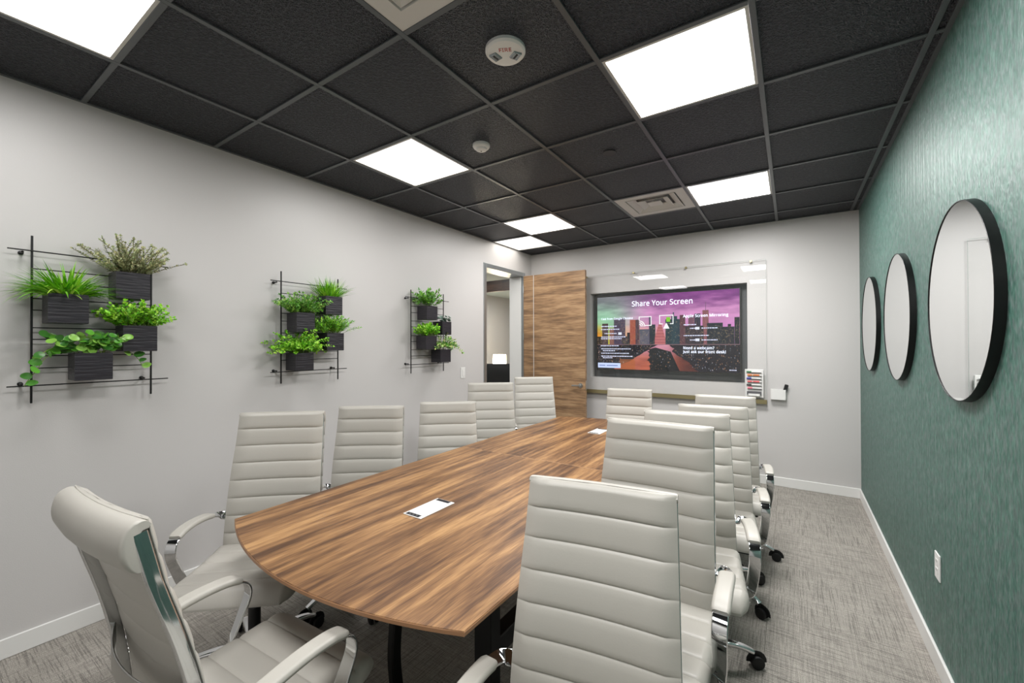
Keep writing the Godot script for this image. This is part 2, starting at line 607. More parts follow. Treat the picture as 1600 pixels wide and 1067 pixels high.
# ------------------------------------------------------------------ the setting
func build_shell():
	# floor of square carpet tiles, quarter-turned in turn
	var fl = struct_node("floor", "grey brown woven carpet tiles laid quarter-turned", "floor")
	var g = Geo.new()
	g.span(Vector3(XL - WALL_T, -0.12, ZB - 0.2), Vector3(XR + 0.1, -0.007, ZF + 0.1))
	part("screed", g, M.backing, fl)
	var ct = 0.61
	var meshes = {}
	var x0 = -0.116 - 6 * ct
	var z0 = -2.74 - 5 * ct
	for i in 8:
		for j in 11:
			var a = Vector2(maxf(x0 + i * ct, XL), maxf(z0 + j * ct, ZB))
			var b = Vector2(minf(x0 + (i + 1) * ct, XR), minf(z0 + (j + 1) * ct, ZF))
			if b.x - a.x < 0.02 or b.y - a.y < 0.02:
				continue
			var s = (b - a).snapped(Vector2(0.001, 0.001))
			var turn = (i + j) % 2
			var key = [s, turn]
			if not meshes.has(key):
				var q = Geo.new()
				var ss = Vector2(s.y, s.x) if turn else s
				q.box(Vector3(0, -0.0035, 0), Vector3(ss.x - 0.0006, 0.007, ss.y - 0.0006), 0.0012)
				meshes[key] = q.mesh(20)
			var o = inst("carpet_tile", meshes[key], M.carpet, fl, Vector3((a.x + b.x) / 2, 0, (a.y + b.y) / 2))
			o.rotation.y = (PI / 2 if turn else 0.0) + (PI if (i * 3 + j * 5) % 4 < 2 else 0.0)

	# walls
	var dz0 = -4.99
	var dz1 = -4.10
	var dtop = 2.455
	g = Geo.new()
	g.span(Vector3(XL - WALL_T, -0.1, dz1), Vector3(XL, CH + 0.1, ZF + 0.1))
	g.span(Vector3(XL - WALL_T, dtop, dz0), Vector3(XL, CH + 0.1, dz1))
	g.span(Vector3(XL - WALL_T, -0.1, ZB - 0.2), Vector3(XL, CH + 0.1, dz0))
	struct("wall_left", g, M.wall, "light grey painted wall carrying the plant racks", "wall")
	g = Geo.new()
	var nx0 = -2.21
	var nx1 = -0.395
	var ny0 = 1.055
	var ny1 = 2.152
	g.span(Vector3(XL, -0.1, ZB - 0.2), Vector3(nx0, CH + 0.1, ZB))
	g.span(Vector3(nx1, -0.1, ZB - 0.2), Vector3(XR + 0.1, CH + 0.1, ZB))
	g.span(Vector3(nx0, ny1, ZB - 0.2), Vector3(nx1, CH + 0.1, ZB))
	g.span(Vector3(nx0, -0.1, ZB - 0.2), Vector3(nx1, ny0, ZB))
	var wb = struct("wall_back", g, M.wall, "light grey painted wall behind the glass board", "wall")
	g = Geo.new()
	g.span(Vector3(nx0, ny0, ZB - 0.2), Vector3(nx1, ny1, ZB - 0.13))
	part("niche_lining", g, mat(Color(0.30, 0.31, 0.32), 0.6), wb)
	g = Geo.new()
	g.span(Vector3(XR, -0.1, ZB), Vector3(XR + 0.1, CH + 0.1, ZF + 0.1))
	struct("wall_right", g, M.paper, "teal pearl wallpaper with brushed vertical texture", "wall")
	g = Geo.new()
	g.span(Vector3(XL, -0.1, ZF), Vector3(XR, CH + 0.1, ZF + 0.1))
	struct("wall_front", g, M.wall, "light grey painted wall opposite the screen", "wall")

	# baseboards
	var bh = 0.095
	g = Geo.new()
	g.span(Vector3(XL, 0, dz1 + 0.05), Vector3(XL + 0.012, bh, ZF), 0.003)
	struct("baseboard_left", g, M.trim, "white baseboard under the plant wall", "baseboard")
	g = Geo.new()
	g.span(Vector3(XL, 0, ZB), Vector3(XR, bh, ZB + 0.012), 0.003)
	struct("baseboard_back", g, M.trim, "white baseboard under the screen wall", "baseboard")
	g = Geo.new()
	g.span(Vector3(XR - 0.012, 0, ZB + 0.012), Vector3(XR, bh, ZF), 0.003)
	struct("baseboard_right", g, M.trim, "white baseboard under the teal wall", "baseboard")

	# aluminium door frame
	var tf = struct_node("trim_1", "brushed aluminium frame round the doorway", "door frame")
	for s in [[dz1 - 0.022, dz1 + 0.035], [dz0 - 0.03, dz0 + 0.018]]:
		g = Geo.new()
		g.span(Vector3(XL - WALL_T - 0.004, 0, s[0]), Vector3(XL + 0.008, dtop + 0.035, s[1]), 0.002)
		part("jamb", g, M.alu, tf)
	g = Geo.new()
	g.span(Vector3(XL - WALL_T - 0.004, dtop - 0.02, dz0 + 0.018), Vector3(XL + 0.008, dtop + 0.035, dz1 - 0.022), 0.002)
	part("head", g, M.alu, tf)
	g = Geo.new()
	g.span(Vector3(XL - WALL_T - 0.001, 0.0, dz0 + 0.0181), Vector3(XL - 0.03, dtop - 0.021, dz0 + 0.026))
	part("jamb_lining", g, M.trim, tf)

	# open door leaf, parallel to the screen wall
	var d = struct_node("door_1", "open walnut door with horizontal grain and thin silver inlay", "door")
	d.position = Vector3(-3.108, 0.0, -4.985)
	g = Geo.new()
	g.span(Vector3(0, 0.012, -0.022), Vector3(0.925, 2.438, 0.022), 0.0015)
	part("leaf", g, M.door, d)
	g = Geo.new()
	g.span(Vector3(0.158, 0.013, 0.0215), Vector3(0.166, 2.437, 0.0232))
	part("inlay_strip", g, M.silver, d)
	for y in [0.25, 0.95, 1.6, 2.25]:
		g = Geo.new()
		g.lathe([Vector2(0, -0.05), Vector2(0.008, -0.05), Vector2(0.008, 0.05), Vector2(0, 0.05)], 10, Vector3(-0.002, y, 0.026))
		part("hinge", g, M.alu, d)
	for s in [1.0, -1.0]:
		g = Geo.new()
		g.lathe([Vector2(0, 0.022), Vector2(0.028, 0.022), Vector2(0.031, 0.028), Vector2(0.028, 0.034), Vector2(0.013, 0.036), Vector2(0.012, 0.062), Vector2(0, 0.062)], 20, Vector3(0.862, 0.958, 0), Vector3(0, 0, s))
		var lv = part("lever_set", g, M.steel, d)
		g = Geo.new()
		g.sweep(smooth(ones([[0.862, 0.958, 0.056 * s], [0.845, 0.958, 0.06 * s], [0.80, 0.957, 0.06 * s], [0.75, 0.954, 0.055 * s]]), 4), round_rect(0.012, 0.02, 0.005, 2))
		part("lever", g, M.steel, lv)
	g = Geo.new()
	g.span(Vector3(0.9245, 0.90, -0.012), Vector3(0.9265, 1.02, 0.012))
	part("latch_plate", g, M.steel, d)

func build_ceiling():
	var c = struct_node("ceiling", "suspended ceiling of black pebbled tiles in a dark grey grid", "ceiling")
	var g = Geo.new()
	g.span(Vector3(XL - WALL_T, CH + 0.1, ZB - 0.2), Vector3(XR + 0.1, CH + 0.2, ZF + 0.1))
	part("deck", g, M.black, c)
	var xs = [XL]
	for i in range(-2, 4):
		xs.append(-1.336 + 0.61 * i)
	xs.append(XR)
	var zs = [ZB]
	for j in range(-3, 7):
		zs.append(-3.0246 + 0.61 * j)
	zs.append(ZF)
	# fittings take the place of tiles: [column, row] of the cell
	var fittings = {}
	for q in LIGHTS:
		fittings[Vector2i(q[0], q[1])] = true
	for q in VENTS:
		fittings[Vector2i(q[0], q[1])] = true
	var meshes = {}
	for i in xs.size() - 1:
		for j in zs.size() - 1:
			if fittings.has(Vector2i(i, j)):
				continue
			var s = Vector2(xs[i + 1] - xs[i], zs[j + 1] - zs[j]).snapped(Vector2(0.001, 0.001))
			if not meshes.has(s):
				var q = Geo.new()
				q.box(Vector3.ZERO, Vector3(s.x - 0.004, 0.015, s.y - 0.004), 0.002)
				meshes[s] = q.mesh(20)
			var o = inst("ceiling_tile", meshes[s], M.tile, c, Vector3((xs[i] + xs[i + 1]) / 2, CH + 0.0155, (zs[j] + zs[j + 1]) / 2))
			o.rotation.y = PI * ((i * 7 + j * 3) % 2)
	for i in range(1, xs.size() - 1):
		g = Geo.new()
		g.span(Vector3(xs[i] - 0.012, CH, ZB), Vector3(xs[i] + 0.012, CH + 0.008, ZF), 0.001)
		g.span(Vector3(xs[i] - 0.0018, CH + 0.0078, ZB), Vector3(xs[i] + 0.0018, CH + 0.04, ZF))
		part("main_runner", g, M.grid, c)
	for j in range(1, zs.size() - 1):
		for i in xs.size() - 1:
			g = Geo.new()
			g.span(Vector3(xs[i] + 0.0122, CH + 0.0005, zs[j] - 0.012), Vector3(xs[i + 1] - 0.0122, CH + 0.008, zs[j] + 0.012), 0.001)
			part("cross_runner", g, M.grid, c)
	g = Geo.new()
	g.span(Vector3(XL, CH + 0.0003, ZB), Vector3(XL + 0.02, CH + 0.0075, ZF))
	g.span(Vector3(XR - 0.02, CH + 0.0003, ZB), Vector3(XR, CH + 0.0075, ZF))
	g.span(Vector3(XL, CH + 0.0003, ZB), Vector3(XR, CH + 0.0075, ZB + 0.02))
	g.span(Vector3(XL, CH + 0.0003, ZF - 0.02), Vector3(XR, CH + 0.0075, ZF))
	part("wall_angle", g, M.grid, c)

	for q in LIGHTS:
		var a = Vector2(xs[q[0]], zs[q[1]])
		var b = Vector2(xs[q[0] + 1], zs[q[1] + 1])
		var m = (a + b) / 2
		var s = b - a
		var t = thing("ceiling_light", q[3], "ceiling light", Vector3(m.x, CH, m.y), 0.0, "flat ceiling light panels")
		var f = Geo.new()
		var w = 0.014
		for e in [[-1, 0], [1, 0], [0, -1], [0, 1]]:
			var cx = e[0] * (s.x / 2 - 0.012 - w / 2)
			var cz = e[1] * (s.y / 2 - 0.012 - w / 2)
			f.box(Vector3(cx, 0.008, cz), Vector3(w if e[0] else s.x - 0.024, 0.012, w if e[1] else s.y - 0.024 - 2 * w), 0.001)
		part("frame", f, M.vent, t)
		f = Geo.new()
		f.box(Vector3(0, 0.012, 0), Vector3(s.x - 0.053, 0.006, s.y - 0.053))
		part("diffuser", f, M.panel, t)
		var l = AreaLight3D.new()
		l.name = "panel_light"
		t.add_child(l)
		l.position = Vector3(0, 0.0075, 0)
		l.rotation_degrees = Vector3(-90, 0, 0)
		l.area_size = Vector2(s.x - 0.054, s.y - 0.054)
		l.light_energy = q[2]
		l.light_color = q[4]
		l.shadow_enabled = true
		l.area_range = 12.0
		l.area_attenuation = 2.0

	for q in VENTS:
		var a = Vector2(xs[q[0]], zs[q[1]])
		var b = Vector2(xs[q[0] + 1], zs[q[1] + 1])
		var m = (a + b) / 2
		var t = thing("air_vent", q[2], "air vent", Vector3(m.x, CH, m.y), 0.0, "square stepped air diffusers")
		var half = (b - a).x / 2 - 0.0125
		var sq = func(r, y):
			return PackedVector3Array([Vector3(-r, y, -r), Vector3(r, y, -r), Vector3(r, y, r), Vector3(-r, y, r)])
		var f = Geo.new()
		f.loft([sq.call(half, 0.010), sq.call(half, 0.003), sq.call(half - 0.075, 0.003), sq.call(half - 0.085, 0.03), sq.call(half - 0.088, 0.05), sq.call(half, 0.05)], false, true, true)
		part("frame", f, M.vent, t, 10)
		f = Geo.new()
		f.box(Vector3(0, 0.06, 0), Vector3(half * 2 - 0.01, 0.012, half * 2 - 0.01))
		part("throat", f, mat(Color(0.62, 0.61, 0.60), 0.6), t)
		for e in [[0.207, 0.145], [0.138, 0.078]]:
			f = Geo.new()
			f.loft([sq.call(e[0], 0.004), sq.call(e[0] - 0.003, 0.0025), sq.call(e[1], 0.028), sq.call(e[1] + 0.003, 0.0305)], false, true, true)
			part("vane", f, M.vent, t, 10)
		f = Geo.new()
		f.box(Vector3(0, 0.006, 0), Vector3(0.12, 0.005, 0.12), 0.001)
		f.box(Vector3(0, 0.03, 0), Vector3(0.02, 0.045, 0.02))
		part("centre_plate", f, M.vent, t)

	# devices
	var t = thing("fire_alarm", "round white ceiling fire alarm with red FIRE lettering and two strobes", "fire alarm", Vector3(-1.036, CH + 0.008, -1.51), deg_to_rad(28))
	var f = Geo.new()
	f.lathe([Vector2(0, 0), Vector2(0.088, 0), Vector2(0.088, -0.012), Vector2(0.08, -0.020), Vector2(0.05, -0.0245), Vector2(0, -0.025)], 40)
	part("body", f, M.white, t, 30)
	for s in [-1.0, 1.0]:
		f = Geo.new()
		f.box(Vector3(0, 0, 0), Vector3(0.040, 0.012, 0.048), 0.003)
		var o = part("strobe", f, M.clear, t)
		o.position = Vector3(s * 0.044, -0.023, -0.008)
		o.rotation.y = s * 0.6
		f = Geo.new()
		f.box(Vector3(0, -0.0065, 0), Vector3(0.008, 0.003, 0.03), 0.001)
		part("flash_tube", f, M.black, o)
	var tx = text_mesh("FIRE", 0.030)
	var o2 = inst("lettering", tx, M.red, t, Vector3(0.002, -0.0252, 0.032))
	o2.rotation_degrees = Vector3(90, 0, 0)
	t = thing("smoke_detector", "small white dome smoke detector on a black tile", "smoke detector", Vector3(-1.664, CH + 0.008, -2.146))
	f = Geo.new()
	f.lathe([Vector2(0, 0), Vector2(0.056, 0), Vector2(0.056, -0.012), Vector2(0.05, -0.022), Vector2(0.036, -0.026), Vector2(0.034, -0.036), Vector2(0.022, -0.042), Vector2(0, -0.043)], 28)
	part("body", f, M.white, t, 30)
	f = Geo.new()
	f.lathe([Vector2(0, -0.044), Vector2(0.005, -0.044), Vector2(0.005, -0.040), Vector2(0, -0.040)], 8)
	part("indicator", f, M.dark_cover, t)
	t = thing("sprinkler_cover", "flat dark disc of a concealed sprinkler in a ceiling tile", "sprinkler", Vector3(-1.014, CH + 0.008, -2.716))
	f = Geo.new()
	f.lathe([Vector2(0, 0), Vector2(0.03, 0), Vector2(0.03, -0.004), Vector2(0, -0.004)], 24)
	part("neck", f, M.black, t)
	f = Geo.new()
	f.lathe([Vector2(0, -0.004), Vector2(0.044, -0.004), Vector2(0.043, -0.006), Vector2(0, -0.007)], 28)
	part("cap", f, M.dark_cover, t)

func build_hall():
	# the lobby beyond the doorway
	var hx0 = -6.6
	var hx1 = XL - WALL_T
	var hz0 = -10.2
	var hz1 = -3.6
	var g = Geo.new()
	g.span(Vector3(hx0 - 0.1, -0.1, hz0 - 0.1), Vector3(hx1, 0, hz1 + 0.1))
	struct("floor_lobby", g, M.carpet, "grey carpet in the lobby beyond the doorway", "floor")
	g = Geo.new()
	g.span(Vector3(hx0 - 0.1, CH, hz0 - 0.1), Vector3(hx1, CH + 0.1, hz1 + 0.1))
	struct("ceiling_lobby", g, mat(Color(0.72, 0.76, 0.745), 0.6), "pale ceiling of the lobby beyond the doorway", "ceiling")
	g = Geo.new()
	g.span(Vector3(hx0 - 0.1, 0, hz0), Vector3(hx0, CH, hz1))
	struct("wall_lobby_far", g, M.hall, "grey lobby wall behind the lamp seen through the doorway", "wall")
	g = Geo.new()
	g.span(Vector3(hx0, 0, hz0 - 0.1), Vector3(hx1, CH, hz0))
	struct("wall_lobby_end", g, M.hall, "grey end wall of the lobby", "wall")
	g = Geo.new()
	g.span(Vector3(hx0, 0, hz1), Vector3(hx1, CH, hz1 + 0.1))
	struct("wall_lobby_near", g, M.hall, "grey wall of the lobby beside the doorway", "wall")
	g = Geo.new()
	g.span(Vector3(hx1, 0, hz0), Vector3(hx1 + 0.1, CH, ZB - 0.2))
	struct("wall_lobby_side", g, M.hall, "grey lobby wall in line with the doorway", "wall")
	g = Geo.new()
	g.span(Vector3(-6.2, 2.375, -5.76), Vector3(hx1, 2.56, -5.70), 0.003)
	struct("trim_2", g, M.darkwood, "dark walnut beam across the lobby seen through the doorway", "beam")
	# lobby ceiling lights; the one by the door is added to brighten the jamb
	for e in [[-5.2, -8.4, 3.4, "long ceiling light of the lobby past the dark beam"], [-4.3, -4.5, 1.8, "unseen long ceiling light added just outside the doorway to brighten its jamb"]]:
		var cl = thing("ceiling_light", e[3], "ceiling light", Vector3(e[0], CH, e[1]))
		g = Geo.new()
		g.box(Vector3(0, -0.012, 0), Vector3(0.64, 0.02, 1.24), 0.004)
		part("frame", g, M.vent, cl)
		g = Geo.new()
		g.box(Vector3(0, -0.024, 0), Vector3(0.58, 0.004, 1.18))
		part("diffuser", g, M.panel, cl)
		var l = AreaLight3D.new()
		l.name = "panel_light"
		cl.add_child(l)
		l.position = Vector3(0, -0.028, 0)
		l.rotation_degrees = Vector3(-90, 0, 0)
		l.area_size = Vector2(0.58, 1.18)
		l.light_energy = e[2]
		l.shadow_enabled = true
		l.area_range = 12.0
		l.area_attenuation = 2.0
	# side table and lamp behind an armchair
	var t = thing("side_table", "small dark side table under the lobby lamp", "table", Vector3(-5.62, 0, -7.92))
	g = Geo.new()
	g.lathe([Vector2(0, 0.56), Vector2(0.23, 0.56), Vector2(0.235, 0.575), Vector2(0.23, 0.59), Vector2(0, 0.59)], 28)
	part("table_top", g, M.darkwood, t)
	g = Geo.new()
	g.lathe([Vector2(0, 0), Vector2(0.17, 0), Vector2(0.17, 0.015), Vector2(0.022, 0.03), Vector2(0.022, 0.56), Vector2(0, 0.56)], 20)
	part("pedestal", g, M.black_metal, t)
	t = thing("table_lamp", "lit table lamp with white drum shade behind the dark armchair", "lamp", Vector3(-5.62, 0.59, -7.92))
	g = Geo.new()
	g.lathe([Vector2(0, 0), Vector2(0.075, 0), Vector2(0.075, 0.02), Vector2(0.018, 0.035), Vector2(0.045, 0.14), Vector2(0.018, 0.26), Vector2(0.012, 0.42), Vector2(0, 0.42)], 20)
	part("base", g, M.steel, t, 30)
	g = Geo.new()
	g.lathe([Vector2(0.155, 0.42), Vector2(0.15, 0.66), Vector2(0.147, 0.66), Vector2(0.152, 0.42), Vector2(0.155, 0.42)], 32)
	M.shade = mat(Color(0.95, 0.94, 0.9), 0.8)
	M.shade.backlight_enabled = true
	M.shade.backlight = Color(0.9, 0.88, 0.82)
	M.shade.emission_enabled = true
	M.shade.emission = Color(1.0, 0.97, 0.9)
	M.shade.emission_energy_multiplier = 0.5
	part("shade", g, M.shade, t)
	g = Geo.new()
	g.lathe([Vector2(0, 0.46), Vector2(0.02, 0.48), Vector2(0.03, 0.53), Vector2(0.02, 0.57), Vector2(0, 0.58)], 16)
	part("bulb", g, M.glow, t)
	var om = OmniLight3D.new()
	om.name = "lamp_light"
	t.add_child(om)
	om.position = Vector3(0, 0.53, 0)
	om.light_energy = 0.8
	om.light_size = 0.03
	om.light_color = Color(1.0, 0.95, 0.86)
	om.omni_range = 12.0
	om.omni_attenuation = 2.0
	om.shadow_enabled = true
	# dark leather armchair
	t = thing("armchair", "dark leather armchair in the lobby seen through the doorway", "armchair", Vector3(-5.05, 0, -7.25), deg_to_rad(215))
	M.dark_leather = mat(Color(0.20, 0.205, 0.21), 0.35)
	g = Geo.new()
	g.box(Vector3(0, 0.30, 0.03), Vector3(0.56, 0.26, 0.62), 0.05)
	part("seat", g, M.dark_leather, t)
	g = Geo.new()
	var rings = []
	for k in 9:
		var y = 0.2 + 0.9 * k / 8.0
		var r = PackedVector3Array()
		var tk = 0.15 if k < 7 else (0.13 if k == 7 else 0.07)
		for p in round_rect(0.70 - (0.05 if k == 8 else 0.0), tk, tk * 0.45, 3):
			r.append(Vector3(p.x, y, p.y - 0.33 - 0.1 * k / 8.0))
		rings.append(r)
	g.loft(rings)
	part("backrest", g, M.dark_leather, t)
	for s in [-1.0, 1.0]:
		g = Geo.new()
		g.box(Vector3(s * 0.34, 0.36, 0.0), Vector3(0.14, 0.5, 0.7), 0.045)
		part("arm", g, M.dark_leather, t)
		for z in [-0.3, 0.3]:
			g = Geo.new()
			g.lathe([Vector2(0, 0), Vector2(0.018, 0), Vector2(0.024, 0.18), Vector2(0, 0.18)], 10, Vector3(s * 0.3, 0, z))
			part("leg", g, M.black, t)

# [column, row, energy, label, colour]
var LIGHTS = [
	[1, 8, 1.2, "square ceiling light panel over the first plant rack", Color(1.0, 0.992, 0.985)],
	[1, 5, 1.15, "square ceiling light panel next to the smoke detector", Color(1.0, 0.992, 0.985)],
	[1, 2, 1.75, "square ceiling light panel before the doorway, touching the corner panel's corner", Color(1.0, 0.992, 0.985)],
	[4, 8, 3.2, "square ceiling light panel two tiles behind the fire alarm, toward the teal wall", Color(1.0, 0.992, 0.985)],
	[4, 5, 3.5, "large bright square ceiling light panel one tile from the fire alarm", Color(1.0, 0.992, 0.985)],
	[4, 2, 4.4, "square ceiling light panel side by side with the white air vent", Color(1.0, 0.992, 0.985)],
	[0, 1, 0.3, "warm square light panel in the ceiling corner above the doorway", Color(1.0, 0.97, 0.93)],
]
var VENTS = [
	[3, 2, "white square air vent beside the ceiling light near the screen wall"],
	[3, 7, "white square air vent one tile from the fire alarm"],
]

# ------------------------------------------------------------------ table
func build_table():
	var cx = -1.345
	var cz = -2.345
	var t = thing("conference_table", "long walnut conference table with bowed ends and a centre seam", "table", Vector3(cx, 0, cz))
	var half = PackedVector2Array()
	var hw = 0.637
	half.append(Vector2(-hw - 0.012, 0.0015))
	half.append(Vector2(-hw - 0.009, 0.75))
	var n = 24
	for k in n + 1:
		var u = -1.0 + 2.0 * k / n
		half.append(Vector2(u * hw, 1.508 + 0.132 * (1.0 - u * u)))
	half.append(Vector2(hw + 0.009, 0.75))
	half.append(Vector2(hw + 0.012, 0.0015))
	var g = Geo.new()
	g.slab(half, TABLE_Y - 0.015, TABLE_Y, 0.0012)
	var hm = g.mesh(25)
	for s in 2:
		var o = inst("tabletop", hm, M.wood, t)
		o.rotation.y = PI * s
	# edge band all the way round
	var loop = []
	for s in 2:
		for k in range(1, half.size() - 1):
			var p = half[k] * (1.0 if s == 0 else -1.0)
			loop.append(Vector3(p.x, TABLE_Y - 0.008, p.y))
	g = Geo.new()
	g.sweep(loop, round_rect(0.003, 0.0125, 0.0012, 1), Vector3.UP, false, null, true)
	part("edge_band", g, M.edge, t, 25)
	g = Geo.new()
	g.box(Vector3(0, TABLE_Y - 0.006, 0), Vector3(2 * hw + 0.022, 0.0116, 0.0027))
	part("seam_strip", g, mat(Color(0.74, 0.60, 0.47), 0.5), t)
	var core = PackedVector2Array()
	for k in half.size():
		core.append(half[k] * Vector2(0.95, 0.975 if half[k].y > 0.1 else 1.0))
	g = Geo.new()
	g.slab(core, TABLE_Y - 0.0265, TABLE_Y - 0.0145, 0.001)
	var cm = g.mesh(25)
	for s in 2:
		var o = inst("underside_board", cm, M.edge, t)
		o.rotation.y = PI * s
	# black steel base: two posts to each end, rails and a beam
	for s in 2:
		# the far base stands farther in
		var zo = 0.0 if s == 0 else -0.20
		var sg = 1.0 if s == 0 else -1.0
		g = Geo.new()
		g.sweep(smooth(ones([[-0.03 * sg, 0.014, (1.145 + zo) * sg], [-0.03 * sg, 0.2, (1.165 + zo) * sg], [-0.03 * sg, 0.42, (1.15 + zo) * sg], [-0.03 * sg, TABLE_Y - 0.04, (1.145 + zo) * sg]]), 5), round_rect(0.036, 0.05, 0.006, 1), Vector3(0, 0, 1))
		part("post", g, M.base_metal, t)
		g = Geo.new()
		g.span(Vector3(0.40 * sg, 0.014, (1.115 + zo) * sg), Vector3(0.475 * sg, TABLE_Y - 0.04, (1.175 + zo) * sg), 0.004)
		part("post", g, M.base_metal, t)
		g = Geo.new()
		g.span(Vector3(-0.44 * sg, TABLE_Y - 0.04, (1.09 + zo) * sg), Vector3(0.50 * sg, TABLE_Y - 0.0265, (1.20 + zo) * sg), 0.002)
		part("mounting_plate", g, M.base_metal, t)
		g = Geo.new()
		g.span(Vector3(-0.10 * sg, 0.0, (1.08 + zo) * sg), Vector3(0.52 * sg, 0.0145, (1.22 + zo) * sg), 0.003)
		part("foot_plate", g, M.base_metal, t)
		g = Geo.new()
		g.span(Vector3(0.405 * sg, 0.36, (1.115 + zo) * sg), Vector3(0.465 * sg, 0.43, 0.25 * sg), 0.004)
		part("beam", g, M.base_metal, t)
		g = Geo.new()
		g.span(Vector3(0.41 * sg, 0.43, 0.25 * sg), Vector3(0.46 * sg, TABLE_Y - 0.0265, 0.32 * sg), 0.004)
		part("beam_hanger", g, M.base_metal, t)
	var labels = ["white table power unit at the end of the table away from the screen", "white table power unit toward the screen end of the table"]
	var pz = [-1.376, -3.375]
	M.port = mat(Color(0.06, 0.065, 0.13), 0.4)
	for k in 2:
		var u = thing("power_unit", labels[k], "power unit", Vector3(-1.366, TABLE_Y, pz[k]), 0.0, "power units set in the tabletop")
		g = Geo.new()
		g.box(Vector3(0, 0.002, 0), Vector3(0.108, 0.004, 0.216), 0.0012)
		part("lid", g, M.white, u)
		for s in [-1.0, 1.0]:
			g = Geo.new()
			g.box(Vector3(-0.004, 0.0042, s * 0.094), Vector3(0.078, 0.0012, 0.02))
			var sl = part("port_strip", g, M.port, u)
			for q in 3:
				g = Geo.new()
				g.box(Vector3(-0.024 + q * 0.02, 0.005, s * 0.094), Vector3(0.011, 0.0008, 0.008))
				part("socket", g, M.steel if s > 0 else M.black, sl)

# ------------------------------------------------------------------ chairs
const CHAIR_H = 1.09

# centre line of the back: t 0 at the bottom, 1 at the top; chair faces +z
func back_line(t):
	var y = lerpf(0.425, CHAIR_H - 0.012, t)
	var z = lerpf(-0.205, -0.322, t) + 0.016 * sin(PI * minf(1.0, t * 1.25)) - 0.012 * t * t
	return Vector2(y, z)

func back_half(t):
	return lerpf(0.232, 0.212, t)

